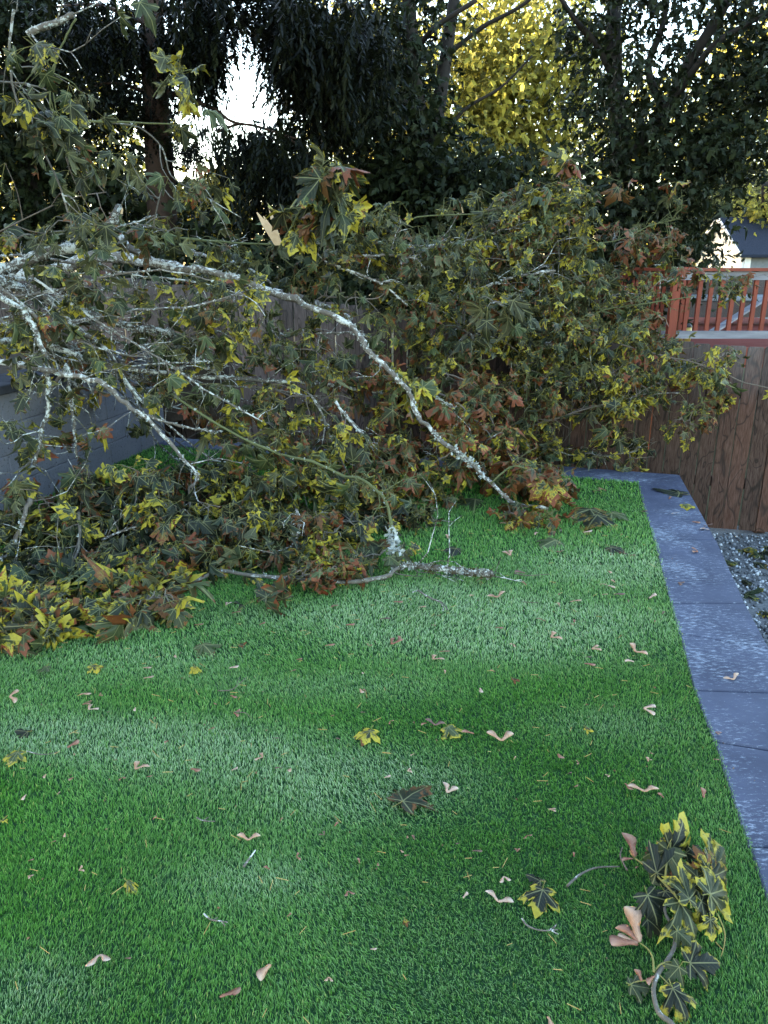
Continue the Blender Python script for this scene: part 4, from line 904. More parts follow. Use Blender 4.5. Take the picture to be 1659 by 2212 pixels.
for a in [
 (1150,560,150,90,6.4,7.4,90,.105,(.45,.35)),(1020,560,130,80,6.0,7.2,75,.11,(.3,.2)),(1210,470,80,70,6.6,7.2,42,.11,(.5,.45)),(1100,500,80,60,6.4,7.0,38,.12,(.4,.25)),
 (900,560,110,80,6.0,6.9,55,.115,(.25,.15)),(1265,620,100,70,6.5,7.6,72,.10,(.45,.5)),(1190,425,110,40,6.7,7.1,40,.105,(.6,.2)),(1245,400,45,28,6.7,7.0,14,.10,(.7,.2)),(1080,450,60,30,6.6,7.0,14,.12,(.3,.2)),(1360,520,60,50,6.9,7.4,28,.095,(.35,.9)),(1430,505,40,35,6.9,7.3,16,.09,(.3,1.0)),
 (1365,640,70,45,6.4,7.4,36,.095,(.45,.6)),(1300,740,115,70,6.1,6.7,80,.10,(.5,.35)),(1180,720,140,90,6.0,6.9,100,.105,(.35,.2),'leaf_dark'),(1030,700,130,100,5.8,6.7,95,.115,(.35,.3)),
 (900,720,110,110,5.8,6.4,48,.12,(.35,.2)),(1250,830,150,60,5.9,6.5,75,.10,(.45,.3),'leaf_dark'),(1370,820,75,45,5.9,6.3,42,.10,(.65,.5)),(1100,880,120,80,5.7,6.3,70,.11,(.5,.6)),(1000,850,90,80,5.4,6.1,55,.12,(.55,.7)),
 (1445,740,50,55,6.1,6.6,26,.09,(.4,.6)),(1440,600,40,40,6.5,7.2,11,.095,(.4,.5)),(1590,600,45,35,7.0,7.4,16,.10,(.3,.3)),(1520,865,45,50,5.9,6.2,17,.085,(.6,.4)),(1480,900,35,40,5.9,6.1,10,.085,(.5,.4)),(1570,770,40,30,6.0,6.2,10,.085,(.5,.2)),
 (1190,950,60,50,6.0,6.4,22,.10,(.3,.1),'leaf_dark'),(1300,985,90,22,6.0,6.5,24,.09,(.4,.2),'leaf_dark'),
 (760,520,110,60,5.9,6.8,32,.12,(.35,.2)),(640,560,80,60,5.8,6.6,18,.12,(.3,.2)),(700,420,40,50,5.3,5.7,9,.17,(.25,.4)),(790,470,50,30,5.9,6.4,10,.11,(.3,.2)),
 (760,640,110,60,5.4,6.3,22,.12,(.35,.3)),(640,760,90,60,5.2,5.9,13,.13,(.5,.55)),(780,800,100,70,5.5,5.9,22,.125,(.5,.6)),(660,860,110,60,5.0,5.7,20,.12,(.45,.45)),
 (480,640,80,50,5.0,5.9,14,.13,(.5,.2)),(340,640,80,60,4.9,5.7,13,.13,(.4,.1)),(560,700,70,60,5.2,5.8,16,.12,(.3,.2)),(430,720,80,60,5.0,5.6,14,.12,(.25,.2)),
 (60,920,70,40,4.2,4.6,4,.15,(.3,.3)),(110,620,120,60,4.7,5.4,14,.14,(.2,.1)),(60,700,90,50,4.5,5.2,12,.14,(.15,.1)),(200,770,90,30,4.6,5.1,5,.14,(.3,.2)),(100,500,130,40,4.8,5.5,13,.14,(.3,.1)),(300,500,110,40,5.2,6.2,14,.13,(.35,.1)),(450,560,110,40,5.8,6.5,18,.12,(.35,.15)),
 (560,920,120,50,4.7,5.3,32,.12,(.45,.3)),(760,960,130,60,5.0,5.5,34,.12,(.55,.45)),(930,960,110,60,5.0,5.6,46,.12,(.6,.6)),(420,850,70,40,4.8,5.2,9,.13,(.4,.4)),
 (870,860,80,70,5.3,5.7,26,.12,(.5,.5)),(840,1000,110,50,4.9,5.3,26,.115,(.55,.4)),(960,1030,60,40,5.0,5.3,16,.11,(.5,.4))]:
    bunch(*a)
# heap on the turf
for a in [
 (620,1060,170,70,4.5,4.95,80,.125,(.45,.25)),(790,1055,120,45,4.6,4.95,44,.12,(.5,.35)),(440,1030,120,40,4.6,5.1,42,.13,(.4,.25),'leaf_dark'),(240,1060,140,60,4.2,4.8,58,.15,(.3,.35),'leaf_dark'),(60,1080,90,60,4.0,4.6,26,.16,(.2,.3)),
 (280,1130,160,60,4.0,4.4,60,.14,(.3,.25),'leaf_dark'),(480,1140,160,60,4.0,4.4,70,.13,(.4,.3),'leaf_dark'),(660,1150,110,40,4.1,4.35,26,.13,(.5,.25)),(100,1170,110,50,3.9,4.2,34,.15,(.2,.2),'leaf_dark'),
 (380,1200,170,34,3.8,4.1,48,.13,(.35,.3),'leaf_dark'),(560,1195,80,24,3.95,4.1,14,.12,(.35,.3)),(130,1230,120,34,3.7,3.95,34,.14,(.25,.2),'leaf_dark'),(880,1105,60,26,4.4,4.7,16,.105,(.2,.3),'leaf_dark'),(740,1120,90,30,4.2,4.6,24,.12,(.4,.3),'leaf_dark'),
 (350,1290,100,26,3.5,3.75,22,.13,(.55,.5)),(330,1345,90,28,3.2,3.4,26,.15,(.62,.45)),(80,1330,90,34,3.2,3.5,28,.16,(.55,.3),'leaf_dark'),(70,1392,75,24,3.0,3.2,22,.16,(.42,.3)),(20,1350,50,30,3.1,3.3,10,.16,(.3,.2)),(230,1300,70,26,3.5,3.7,10,.12,(.5,.5))]:
    bunch(*a, ground=True, lod=1) if len(a) == 10 else bunch(*a, 'leaf', ground=True, lod=1)
# splintered pale wood standing from the trunk
def splinter(parent, base, tips, wdt):
    b = MB(); base = Vector(base)
    for tx, ty, wq in tips:
        t = P(tx, ty, base.y); d = (t-base); s_ = Vector((wq, 0, 0)); dp = Vector((0, wq*.5, 0))
        vs = [base-s_-dp, base+s_-dp, base+s_+dp, base-s_+dp]+[base+d*.6-s_*.8-dp, base+d*.65+s_*.7-dp, base+d*.6+s_*.7+dp, base+d*.6-s_*.8+dp, base+d*.98-s_*.3, base+d]
        b.add(vs, [(0,1,5,4),(1,2,6,5),(2,3,7,6),(3,0,4,7),(4,5,9,8),(5,6,9),(6,7,8,9),(7,4,8)])
    return b.build('splinter', M['wood_raw'], parent)
splinter(ft, P(604, 530, 5.9), ((556,458,.034),(580,440,.018),(570,466,.026)), .05)
splinter(ft, P(258, 462, 5.2), ((263,446,.018),(256,450,.012)), .02)
splinter(ft, P(1340-340, 460, 6.8), ((996,440,.006),), .01)
splinter(ft, P(625, 912, 5.55), ((590,880,.018),(600,890,.014)), .01)

# separate pale limb sweeping to the turf
pw = PL('255,505 285,535 330,560 380,580 430,582 500,598 560,620 640,650 740,690 780,730 800,765 850,810 885,850 905,900 940,940 1000,985 1060,1045 1110,1085 1180,1100', 5.75, 4.72)
fl = empty('fallen_limb', (pw[-1].x, pw[-1].y, 0), 'long pale lichen speckled limb sweeping down to the turf near the slate coping', 'tree limb')
o, wb = limb(fl, pw, .036, .013, 'bark_pale', 150, 10, 'limb', 12, extra=[(56, 64, .014, 36, .022)])
TF = dict(size=.125, k=(3,5), pal=(.75,.75))
limb(fl, PL('1060,1045 1100,1010 1130,1010 1160,1030', 4.8), .008, .004, 'bark_green', twigs=6, tw_len=(.06,.16), **TF)
limb(fl, PL('905,900 880,860 890,830 900,815', 5.1), .008, .004, 'bark_green', twigs=4, tw_len=(.06,.16), **TF)
limb(fl, PL('935,850 960,870 985,880', 5.2), .009, .006, 'bark_lichen', 40, twigs=2, tw_len=(.05,.1), **TF)
bunch(1175,1030,55,34,5.0,5.2,30,.12,(.7,.85),par=fl); bunch(1118,1135,36,22,4.6,4.75,14,.14,(.7,.5),par=fl); bunch(1185,1112,20,22,4.55,4.7,8,.11,(.75,.6),par=fl)
bunch(900,830,55,40,5.3,5.5,12,.13,(.6,.85),par=fl); bunch(1000,920,70,50,5.3,5.5,18,.12,(.7,.8),par=fl); bunch(1050,940,40,30,5.2,5.3,6,.10,(.95,.5),par=fl); bunch(1080,670,70,50,5.2,5.6,10,.19,(.1,.0),par=fl, lod=0, k=(2,3))
# low branch on the turf with a mossy snapped end
pg = [G(x, y, z) for x, y, z in ((295,1273,.03),(350,1264,.04),(425,1252,.05),(480,1234,.06),(550,1244,.05),(650,1252,.045),(750,1257,.04),(830,1247,.04),(862,1225,.05),(905,1222,.05),(980,1232,.045),(1030,1237,.045),(1062,1238,.045))]
fb = empty('fallen_branch', (pg[8].x, pg[8].y, 0), 'mossy snapped branch lying along the turf under the leaf heap', 'branch')
o, wb = limb(fb, pg, .012, .015, 'bark_grey', 26, 4, 'stem', 10)
o2, wb2 = limb(fb, pg[8:], .020, .024, 'bark_lichen', 110, 90, 'snapped_end', 10)
pa = PL('370,852 470,917 560,963 620,985 675,997 745,1029 780,1034 810,1057 830,1077 845,1127 850,1167 862,1214', 4.75, 3.98); pa[-1] = pg[8]+Vector((0,0,.01))
limb(fb, pa, .011, .012, 'bark_green', 34, label='arching green side branch', twigs=4, tw_len=(.06,.15), size=.11, k=(2,4), pal=(.4,.2), extra=[(38, 43, .014, 34, .03)])
limb(fb, [G(690,1180,.05), G(720,1200,.05), G(745,1218,.04)], .009, .007, 'bark_pale', 14)
bunch(700,1240,75,40,3.7,3.95,30,.105,(.65,.8),par=fb,ground=True); bunch(690,1290,55,22,3.6,3.7,16,.095,(.5,.85),par=fb,ground=True); bunch(800,1220,55,20,3.85,4.0,9,.12,(.3,.1),par=fb,ground=True)
foliage_at([G(560,1290,.06), G(600,1300,.05), G(580,1275,.07)], fb, size=.10, k=(2,3), pal=(.1,.6), m='leaf_dark', ground=True)

# ------------------------------------------------------------------ leaves lying on the turf
def one_leaf(base, tip, size=None, rnd=(.3,.3,.5), up=(0,-.1,1), m='leaf', name='leaf', parent=None, label=None, group=None, tpl=None, stem=.35):
    ax = tip-base; s_ = size or ax.length/1.1; up = Vector(up)
    V, F, E, Rn, W = leaf_arrays(np.array([tuple(Vector((0,0,0)))]), np.array([tuple(ax)]), np.array([tuple(up)]), np.array([s_]), np.array([rnd]), 0, tpl or FLAT)
    e_ = -ax.normalized()*s_*stem; e_.z += .005
    o = leaf_object(name, (V, F, E, Rn, W), M[m], None, [((e_.x, e_.y, e_.z), (0, 0, 0), .0016)]); o.location = base
    if parent: put(o, parent)
    else: tag(o, label, 'leaf', group)
    return o
LV = [ # base px, tip px, height, rnd, material, label
 ((870,1730),(925,1690),.030,(.05,.72,.1),'leaf','large brownish maple leaf with pale veins lying alone on the turf'),
 ((800,1578),(783,1602),.03,(1,.5,.3),'leaf','small bright yellow star shaped leaf on the turf'),
 ((968,1570),(992,1590),.03,(.75,.0,.9),'leaf','folded green leaf with yellow edge beside brown seeds'),
 ((1168,1903),(1140,1890),.03,(.0,.0,.0),'leaf_dark','dark green leaf above a yellow tipped one on the turf'),
 ((1172,1922),(1158,1968),.03,(.7,.0,.0),'leaf_dark','dark green leaf with yellow tips just below another dark leaf'),
 ((38,1625),(20,1648),.03,(.75,.1,.9),'leaf','crumpled pale green and yellow leaf near the left edge'),
 ((60,1580),(35,1578),.02,(.0,.0,.0),'leaf_dark','blackish leaf at the left edge of the turf'),
 ((275,1905),(292,1918),.03,(.8,.2,.9),'leaf','little curled pale leaf with a yellow patch low on the left'),
 ((1266,1572),(1280,1578),.03,(.8,.4,.0),'leaf_dark','tiny dark leaf scrap with yellow rim right of the middle'),
 ((4,1772),(16,1764),.03,(1,.0,.5),'leaf','yellow leaf scrap cut by the left edge'),
 ((200,1438),(213,1450),.03,(.9,.5,.3),'leaf','small yellow and brown leaf below the leaf heap'),
 ((100,1440),(82,1454),.03,(.3,.1,.9),'leaf','pale green curled leaf left below the heap'),
 ((438,1392),(458,1408),.03,(.3,.5,.9),'leaf','curled green brown leaf on the turf below the heap'),
 ((1027,1078),(1024,1106),.04,(.05,.1,.6),'leaf','grey green leaf spread on the turf beside the sweeping limb'),
 ((1200,1166),(1168,1178),.04,(.15,.1,.9),'leaf','pale green leaf on the turf below the limb tip'),
 ((1320,1182),(1352,1192),.03,(.0,.6,.2),'leaf_dark','dark brown leaf on the turf left of the coping'),
 ((1290,1112),(1268,1140),.05,(.6,.6,.2),'leaf_dark','yellow and brown leaf in the loose cluster near the coping'),
 ((1322,1108),(1354,1118),.05,(.2,.3,.9),'leaf','pale curled leaf of the loose cluster near the coping'),
 ((1275,1100),(1296,1128),.05,(.7,.7,.3),'leaf','reddish edged leaf of the loose cluster near the coping'),
 ((1468,1065),(1412,1052),.03,(.0,.0,.2),'leaf_dark','dark green leaf lying across the slate coping'),
 ((1108,1466),(1122,1470),.03,(.3,1,.4),'leaf','curled orange red leaf scrap on the open turf'),
 ((518,1393),(530,1392),.03,(.9,1,.3),'leaf','small orange leaf scrap below the leaf heap'),
 ((985,1184),(978,1196),.03,(.0,.1,.0),'leaf_dark','small blackish leaf behind the snapped branch'),
 ((1480,1090),(1486,1100),.02,(.9,.0,.9),'leaf','tiny yellow green leaf on the slate coping'),
 ((420,1440),(424,1450),.03,(1,.0,.4),'leaf','tiny yellow leaf fleck on the turf below the heap'),
 ((875,1988),(880,1998),.03,(1,.8,.2),'leaf','small orange leaf scrap low in the middle of the turf'),
 ((990,1290-60),(955,1240),.02,(.0,.1,.0),'leaf_dark','dark leaf tucked under the mossy snapped branch'),
 ((820,1180),(780,1158),.04,(.3,.9,.3),'leaf','rusty leaf behind the leafy clump on the turf')]
for (a, c, h, rn, mm, lab) in LV:
    A_, B_ = G(*a, z=h*.5), G(*c, z=h*.5); s_ = (B_-A_).length*1.12; big = s_ > .06
    one_leaf(A_, B_, s_, rn, (random.uniform(-.15,.15), -.15, 1), mm, label=lab, tpl=FLAT if big else TPL[0])
for (dx, dy, z) in ((1600,1190,GZ+.02),(1625,1185,GZ+.03),(1640,1200,GZ+.04),(1570,1210,GZ+.02),(1590,1215,GZ+.02),(1635,1215,GZ+.02),(1605,1252,GZ+.02),(1612,1285,GZ+.02),(1648,1320,GZ+.02),(1655,1180,GZ+.03),(1648,1192,GZ+.05)):
    A_ = G(dx, dy, z); one_leaf(A_, A_+Vector((random.uniform(-.1,.1), random.uniform(-.1,.1), .01)), .13, (random.uniform(.3,.9),random.uniform(0,.6),random.random()), (random.uniform(-.3,.3),-.3,1), 'leaf_dark', label='dull wilted leaf on the gravel at the foot of the fence', group='leaves on the gravel', tpl=TPL[0])

# ------------------------------------------------------------------ maple seeds
def wing(L, rs, side=1, cupz=.10):
    xs = [0, .12, .22, .34, .48, .62, .76, .88, .97, 1.0]
    top = [.045, .085, .07, .05, .06, .07, .07, .055, .03, .0]; bot = [-.07, -.14, -.13, -.16, -.25, -.33, -.36, -.31, -.17, -.05]
    V, F, E = [], [], []; bend = rs.uniform(-.1, .22); z_ = rs.uniform(.02, cupz)
    for i, x_ in enumerate(xs):
        yb = bend*x_*x_; zz = z_*math.sin(x_*3)+ .03*x_
        th = .045 if 0 < x_ < .3 else .006
        for yy, zo in ((top[i], 0), ((top[i]+bot[i])/2, th), (bot[i], rs.uniform(-.01,.02)), ((top[i]+bot[i])/2, -th*.6)):
            V.append(Vector((x_*L, (yy+yb)*L*side, (zz+zo)*L))); E.append(x_)
    n = len(xs)
    for i in range(n-1):
        for j in range(4):
            a, b_ = i*4+j, i*4+(j+1) % 4; q = (a, b_, b_+4, a+4); F += [(q[0], q[1], q[2]), (q[0], q[2], q[3])]
    return V, F, E
def seed(pos, ang, kind, L, m, parent=None, lab=None, grp=None, openq=None, tilt=0):
    rs = random.Random(int(pos.x*1e4)+7); V, F, E = [], [], []
    op = openq or rs.uniform(.9, 2.2)
    for s_, on in ((1, True), (-1, kind == 'pair')):
        if not on: continue
        v, f, e = wing(L*rs.uniform(.9, 1.05), rs, s_); a = (op/2*s_ if kind == 'pair' else 0); ca, sa = math.cos(a), math.sin(a); n = len(V)
        V += [Vector((p.x*ca-p.y*sa, p.x*sa+p.y*ca, p.z)) for p in v]; F += [tuple(i+n for i in q) for q in f]; E += e
    o = npmesh('maple_seed', np.array([tuple(v) for v in V]), np.array(F), M[m], {'edge': ('FLOAT', np.array(E))}, None, True)
    o.location = pos; o.rotation_euler = (rs.uniform(-.25,.25), rs.uniform(-.25,.1)-tilt, ang)
    if parent: put(o, parent); o.name = 'seed_wing'
    else: tag(o, lab, 'maple seed', grp)
    return o
SD = '''20,1505,p,20,t,34;172,1500,s,15,t,30;178,1522,p,10,b,30;192,1533,p,50,l,30;293,1528,s,280,l,18;145,1615,s,60,b,32;293,1662,p,70,t,42,pair of tan winged seeds folded together on the left of the turf;412,1660,s,-15,b,28;57,1716,s,280,l,26;100,1672,s,270,t,18;628,1660,s,280,t,24;568,1635,p,170,t,30;500,1664,s,30,l,18;505,1540,p,0,b,22;498,1502,s,-20,b,20;450,1577,s,35,b,18;215,2062,p,-70,l,50,large pale winged seed pair bent like a hook low on the left;585,2083,s,250,t,54,large single pinkish brown seed wing standing out low in the middle;474,2153,s,25,b,52,large reddish seed wing with a pale nut near the bottom edge;536,1815,p,90,t,36,tan winged seed pair above a short grey stick;1083,1600,p,90,t,46,widely spread tan seed pair right of the folded green leaf;1024,1585,s,170,b,28;940,1567,p,90,d,32,dark brown spread seed pair left of the folded green leaf;1205,1628,s,280,b,26;965,1712,p,60,l,38,pale seed pair right of the large brownish leaf;1350,1692,s,290,b,26;1393,1710,p,90,t,42,tan seed pair spread in a V near the right coping;1520,1723,s,80,b,26;1390,1530,p,-20,l,36;1037,1486,s,280,l,22;778,1488,s,290,t,22;1088,1893,p,-80,l,24;1076,1948,p,70,l,44,pale curled seed pair left of two dark leaves;1545,1581,p,-50,b,18;1370,1430,s,170,l,22;1278,1402,p,10,t,26;1373,1408,p,40,t,34;1262,1433,s,-5,b,26;935,1424,p,40,t,32;948,1408,s,10,b,26;846,1392,p,50,b,34;860,1384,s,80,b,20;783,1452,s,280,l,12;702,1395,s,0,b,26;715,1312,p,40,b,22;747,1350,s,10,b,24;820,1338,s,0,d,26;1075,1290,p,95,t,50,wide tan seed pair right of the pale forked twig;1232,1300,s,10,t,26;1208,1308,s,90,t,14;1178,1342,s,150,b,22;1190,1377,p,20,t,32;1295,1262,s,0,t,16;1313,1265,s,-20,l,16;1300,1285,s,0,t,14;1325,1284,s,-20,d,26;1402,1292,s,35,l,26;495,1443,s,15,l,24;310,1465,s,10,t,28;308,1443,s,0,t,24;378,1415,s,-60,t,20;488,1307,p,60,l,20;500,1325,s,0,b,24;967,1163,s,100,t,16;1030,1253,s,20,b,16;1102,1200,p,100,t,30;1135,1238,s,180,d,26;1155,1155,s,80,l,22;1465,1258,p,-60,d,20;1585,1468,p,95,l,32;1508,1192,p,160,b,26;1520,1136,s,0,d,26;1532,1144,s,170,l,28;1512,1142,s,20,b,14;1450,1110,s,-5,l,20;1495,1127,s,0,b,20;1280,1062,s,0,b,24;1070,1355,s,0,b,20;1185,1748,p,-10,t,22;1020,1838,s,10,d,22;1183,2195,s,285,t,34,brown seed wing cut by the bottom edge right of the middle;1445,1078,s,60,b,16;850,1300,s,-10,b,26;905,1312,s,0,t,18;230,1540,s,60,d,10;640,1425,s,20,b,16;560,1350,s,40,b,18;420,1350,s,10,b,24;1240,1345,s,80,b,16;1120,1010,s,20,t,20;1260,1150,s,0,l,24;1245,1120,s,160,b,24;1310,1060,s,170,b,22;1385,1105,s,10,d,14;1360,1200,s,0,b,14;1080,1130,s,10,t,16;620,1980,s,40,b,10;330,1770,s,60,b,10;800,2050,s,0,l,9;1540,1640,s,0,b,12;640,1850,p,10,b,16;750,1925,p,-60,b,22;170,1880,p,40,t,16;60,1860,s,30,b,12;270,2070,s,10,d,10;710,2110,p,-80,t,20;830,1680,s,20,l,16;880,1665,p,10,l,14;1110,1640,s,60,t,8;1400,1645,s,80,t,16;1000,1940,s,60,l,18;1240,1700,s,20,b,10'''
for _ in range(70):                         # small brown bits of the same kind strewn between the larger ones
    x_, y_ = random.uniform(10, 1450), random.uniform(1180, 1900)
    if x_ > np.interp(y_, [1040, 1302, 1605, 1941], [1377, 1449, 1545, 1659])-25 or (x_ < 520 and y_ < 1440) or (x_ < 850 and y_ < 1320): continue
    SD += f";{x_:.0f},{y_:.0f},{random.choice('sssp')},{random.randint(0, 359)},{random.choice('bbbdt')},{random.randint(8, 17)}"
KM = dict(t='seed_tan', l='seed_pale', b='seed_brown', d='seed_dark'); KN = dict(t='tan', l='pale', b='brown', d='dark')
for it in SD.split(';'):
    q = it.split(','); x_, y_ = float(q[0]), float(q[1]); on_stone = x_ > np.interp(y_, [1040,1302,1605,1941], [1377,1449,1545,1659])
    p = G(x_, y_, .012 if not on_stone else .004); L = float(q[5])*.56; sz_ = (G(x_+L, y_, .01)-p).length*(1.15 if q[2] == 's' else 1.0)
    sz_ = max(min(sz_*1.42, .062), .016)
    kd = 'pair' if q[2] == 'p' else 'single'; where = 'slate coping' if on_stone else 'turf'
    lab = q[6] if len(q) > 6 else f"small {KN[q[4]]} {'winged seed pair' if kd == 'pair' else 'single seed wing'} scattered on the {where}"
    seed(p, R(float(q[3])), kd, sz_, KM[q[4]], None, lab, None if len(q) > 6 else f"{KN[q[4]]} {'seed pairs' if kd == 'pair' else 'seed wings'} on the {where}")

# ------------------------------------------------------------------ twigs on the turf
def twig(pts, r, m, lab, extra=()):
    A_ = [G(x, y, .012+random.uniform(0, .006)) for x, y in pts]; b = MB(); sl_ = smooth_line(A_, 4); n = len(sl_)
    b.tube(sl_, [r*(1-.5*i/(n-1)) for i in range(n)], 6, jit=.12)
    for e_ in extra: b.tube(smooth_line([G(x, y, .014) for x, y in e_], 3), r*.5, 5, jit=.1)
    tag(b.build('twig', M[m], None, True), lab, 'twig')
twig([(903,1275),(930,1292),(955,1302),(968,1318)], .005, 'bark_pale', 'pale forked twig lying below the mossy snapped branch', [[(950,1300),(958,1312),(957,1320)],[(903,1275),(890,1280)]])
twig([(425,1766),(440,1773),(465,1774)], .0026, 'bark_pale', 'short pale curved twig left of the middle of the turf', [[(440,1773),(450,1765)]])
twig([(440,1974),(455,1986),(478,1990),(492,1992)], .0026, 'bark_pale', 'thin pale twig with side prongs low on the turf', [[(462,1988),(470,1981)],[(478,1990),(486,2000)]])
twig([(526,1872),(540,1853),(552,1836)], .0038, 'bark_pale', 'short straight grey stick below a winged seed pair')
twig([(1225,1914),(1255,1888),(1290,1874),(1338,1872)], .004, 'bark_grey', 'curved grey twig running up to the leafy sprig')
twig([(1128,1984),(1140,2000),(1170,2010),(1205,2008)], .0028, 'bark_pale', 'thin pale arched twig below two dark leaves', [[(1185,2010),(1200,2000)],[(1190,2010),(1206,2018)],[(1195,2009),(1202,1996)]])
twig([(58,1622),(90,1630),(125,1624)], .002, 'bark_grey', 'fine grey curved twig near the left edge')
twig([(470,1492),(500,1490),(520,1474),(534,1462)], .002, 'bark_twig', 'fine dark twig on the turf left of the middle', [[(510,1482),(518,1462)]])
twig([(1110,1238),(1140,1243),(1188,1240)], .003, 'bark_twig', 'dark thin twig right of the snapped branch end')
twig([(1130,1300),(1165,1302)], .002, 'bark_twig', 'short dark twig on the turf above two seeds')
twig([(918,1118),(950,1124),(978,1127)], .005, 'bark_pale', 'short pale stick poking from the leaf heap')
twig([(505,1538),(530,1540),(544,1552)], .002, 'bark_twig', 'thin brown hooked twig above the open turf')
twig([(1355,1880),(1340,1850),(1345,1830)], .003, 'bark_twig', 'dead brown stub standing at the top left of the leafy sprig')
# dry needles, far too many to count
n = 400; x = RG.uniform(-1.6, 2.0, n); y = RG.uniform(1.0, 4.6, n); k = x < np.array([edge_x(inn_x, v) for v in y])-.02; x, y = x[k], y[k]; n = len(x)
a = RG.uniform(0, 6.28, n); L = RG.uniform(.008, .018, n); c_ = np.stack([x, y, RG.uniform(.010, .016, n)], 1); d_ = np.stack([np.cos(a)*L, np.sin(a)*L, RG.normal(0, .004, n)], 1)
s_ = np.stack([-np.sin(a)*.0007, np.cos(a)*.0007, np.zeros(n)], 1); u_ = np.array([0, 0, .0014])
V = np.stack([c_-d_-s_, c_-d_+s_, c_-d_+u_, c_+s_*2, c_+d_-s_, c_+d_+s_, c_+d_+u_], 1)
F = (np.array([(0,1,5),(0,5,4),(1,2,6),(1,6,5),(2,0,4),(2,4,6)])[None]+(np.arange(n)*7)[:, None, None]).reshape(-1, 3)
tag(npmesh('dry_needles', V.reshape(-1, 3), F, M['needle_dry'], None, None, False), 'fine yellow dry needles littering the turf', 'needles', kind='stuff')

# ------------------------------------------------------------------ leafy sprig, bottom right (coordinates read off an enlarged crop)
def Z7(u, v, z): return G((1500+u/3.95)*.86406, (2000+v/3.95)*.86406, z)
sg = empty('leafy_sprig', Z7(620, 1600, 0), 'torn leafy maple sprig with dark yellow tipped leaves lying on the turf at lower right', 'branch')
def zt(ps): return [Z7(*p) for p in ps]
for ps, r0, r1, mm in (([(760,2330,.015),(700,2200,.016),(580,2100,.018),(530,1900,.022),(560,1740,.03),(680,1560,.03),(740,1420,.035),(720,1250,.04),(650,1130,.05),(640,1000,.06)], .0062, .004, 'bark_grey'),
                       ([(740,1420,.03),(760,1230,.05),(790,1020,.07),(640,830,.07),(500,690,.05),(340,570,.03),(290,500,.03)], .0036, .002, 'petiole'),
                       ([(790,1020,.07),(950,900,.08),(1060,760,.08),(1110,660,.08)], .003, .002, 'petiole'), ([(640,830,.07),(660,620,.09),(690,480,.10),(700,400,.11)], .003, .002, 'petiole'),
                       ([(530,1700,.035),(520,1560,.04),(470,1470,.04),(385,1405,.035)], .0026, .0018, 'petiole'), ([(540,1690,.03),(600,1620,.04),(700,1600,.04),(780,1650,.04)], .0018, .0014, 'petiole'),
                       ([(545,1690,.03),(630,1770,.03),(720,1860,.03)], .0018, .0014, 'petiole'), ([(540,1780,.03),(380,1790,.02),(280,1830,.02)], .0018, .0014, 'petiole'),
                       ([(1160,1120,.07),(1230,1300,.05),(1225,1440,.03),(1195,1545,.015)], .002, .0012, 'petiole')):
    b = MB(); pp_ = smooth_line(zt(ps), 5); n = len(pp_); b.tube(pp_, [r0+(r1-r0)*i/(n-1) for i in range(n)], 8, jit=.08); b.build('stem', M[mm], sg, True)
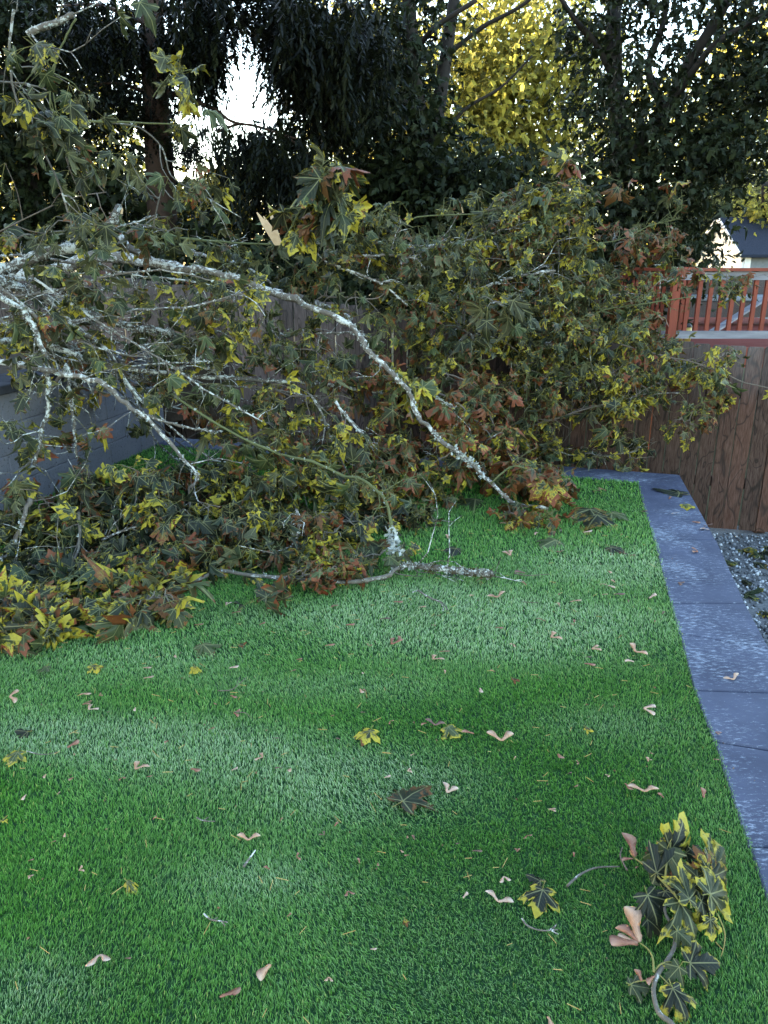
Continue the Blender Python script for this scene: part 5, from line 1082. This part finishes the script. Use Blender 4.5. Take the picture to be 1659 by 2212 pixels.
SL7 = [((470,940,.09),(600,1235,.04),(.05,.0,.3),'leaf_dark',(.1,-.5,1)),((720,1860,.035),(880,2150,.02),(.62,.0,.3),'leaf_dark',(0,-.2,1)),((760,1290,.06),(920,1440,.04),(.3,.0,1),'leaf',(-.2,-.6,1)),
 ((790,1010,.09),(1030,1370,.05),(.62,.0,.8),'leaf',(.6,-.3,1)),((1090,930,.10),(1370,840,.08),(.66,.1,.8),'leaf',(0,-.7,.8)),((1080,760,.09),(1360,680,.08),(.55,.55,.0),'leaf',(0,-.8,.7)),
 ((1120,660,.08),(1330,470,.09),(.62,.2,.9),'leaf',(.3,-.7,.5)),((700,490,.09),(900,250,.16),(.78,.0,.1),'leaf_dark',(.1,-1,.5)),((660,490,.11),(490,820,.05),(.1,.0,1),'leaf',(-.9,-.5,.6)),((560,720,.07),(780,520,.12),(.0,.0,.2),'leaf_dark',(-.2,-1,.7)),
 ((880,980,.10),(820,620,.14),(.62,.0,.7),'leaf',(.2,-1,.3)),((890,1610,.05),(1180,1600,.05),(.45,.3,.0),'leaf_dark',(0,-.6,1)),((780,1650,.045),(690,1750,.03),(.3,.0,1),'leaf',(0,-.4,1)),((310,1830,.02),(480,1850,.02),(.15,.2,.9),'leaf',(0,-.3,1)),
 ((470,1180,.04),(610,1290,.02),(.1,.0,.0),'leaf_dark',(0,-.3,1)),((1000,1080,.07),(1000,1190,.05),(.9,.3,.5),'leaf',(0,-.5,1)),((1090,1180,.06),(1110,1340,.04),(.85,.5,.3),'leaf',(.2,-.5,1)),((960,760,.09),(800,600,.11),(.6,.0,.8),'leaf',(0,-.8,.7)),
 ((850,520,.08),(960,560,.10),(.0,.0,.1),'leaf_dark',(0,-.8,.6)),((1010,650,.10),(1080,480,.12),(.35,.3,.1),'leaf_dark',(.3,-.9,.3)),((520,560,.06),(600,500,.06),(.3,1,.2),'leaf',(0,-.5,1)),((1060,700,.10),(1030,620,.12),(.9,.8,.2),'leaf',(0,-.9,.5)),
 ((1000,1000,.09),(1180,1110,.06),(.15,.0,.4),'leaf_dark',(.2,-.5,1)),((930,860,.09),(1040,900,.08),(.95,.4,.3),'leaf',(0,-.8,.6)),((1180,930,.06),(1260,1010,.03),(.1,1,.0),'leaf',(0,-.5,1)),((700,800,.06),(780,700,.08),(.1,1,.6),'leaf',(0,-.7,.7)),((740,870,.05),(760,960,.04),(.1,.9,.9),'leaf',(0,-.5,1)),((640,900,.05),(820,1100,.05),(.2,.0,.2),'leaf_dark',(0,-.4,1))]
for a, c, rn, mm, up in SL7:
    A_, B_ = Z7(*a), Z7(*c); rn = (rn[0], rn[1], rn[2]*.68); one_leaf(A_, B_, max((B_-A_).length*1.12, .05), rn, up, mm, 'leaf', sg, tpl=TPL[0][:6] if rn[0] > .3 else FLAT[1:], stem=.25)
for (u0, v0), (u1, v1) in (((385,1405),(245,1115)),((380,1410),(150,1245)),((375,1420),(115,1530)),((375,1420),(170,1435))):
    A_, B_ = Z7(u0, v0, .035), Z7(u1, v1, .03); d = B_-A_; o = seed(A_, math.atan2(d.y, d.x), 'single', d.length, 'seed_brown' if u1 < 160 else 'seed_tan', sg)
for (u0, v0), (u1, v1) in (((540,1740),(460,1830)),((410,1790),(350,1690)),((340,560),(230,370)),((330,580),(210,600))):
    A_, B_ = Z7(u0, v0, .035), Z7(u1, v1, .03); d = B_-A_; seed(A_, math.atan2(d.y, d.x), 'single', d.length, 'seed_brown', sg)

n = 900; x = RG.uniform(-2.2, 2.0, n); y = 1.1+RG.beta(2.2, 1.6, n)*4.2; k = x < np.array([edge_x(inn_x, v) for v in y])+.1; x, y = x[k], y[k]; n = len(x)
a = RG.uniform(0, 6.28, (n, 4))+np.arange(4)*1.57; q = RG.uniform(.002, .006, (n, 4)); V = np.stack([x[:, None]+np.cos(a)*q, y[:, None]+np.sin(a)*q, RG.uniform(.006, .014, (n, 4))], 2)
F = (np.array([(0,1,2),(0,2,3)])[None]+(np.arange(n)*4)[:, None, None]).reshape(-1, 3)
M['crumb'] = simple('leaf_crumbs', (.06,.025,.014), (.22,.15,.09), 30, .8, .2, 0)
tag(npmesh('leaf_crumbs', V.reshape(-1, 3), F, M['crumb'], None, None, False), 'tiny brown crumbs of leaf and seed sprinkled over the turf', 'leaf crumbs', kind='stuff')
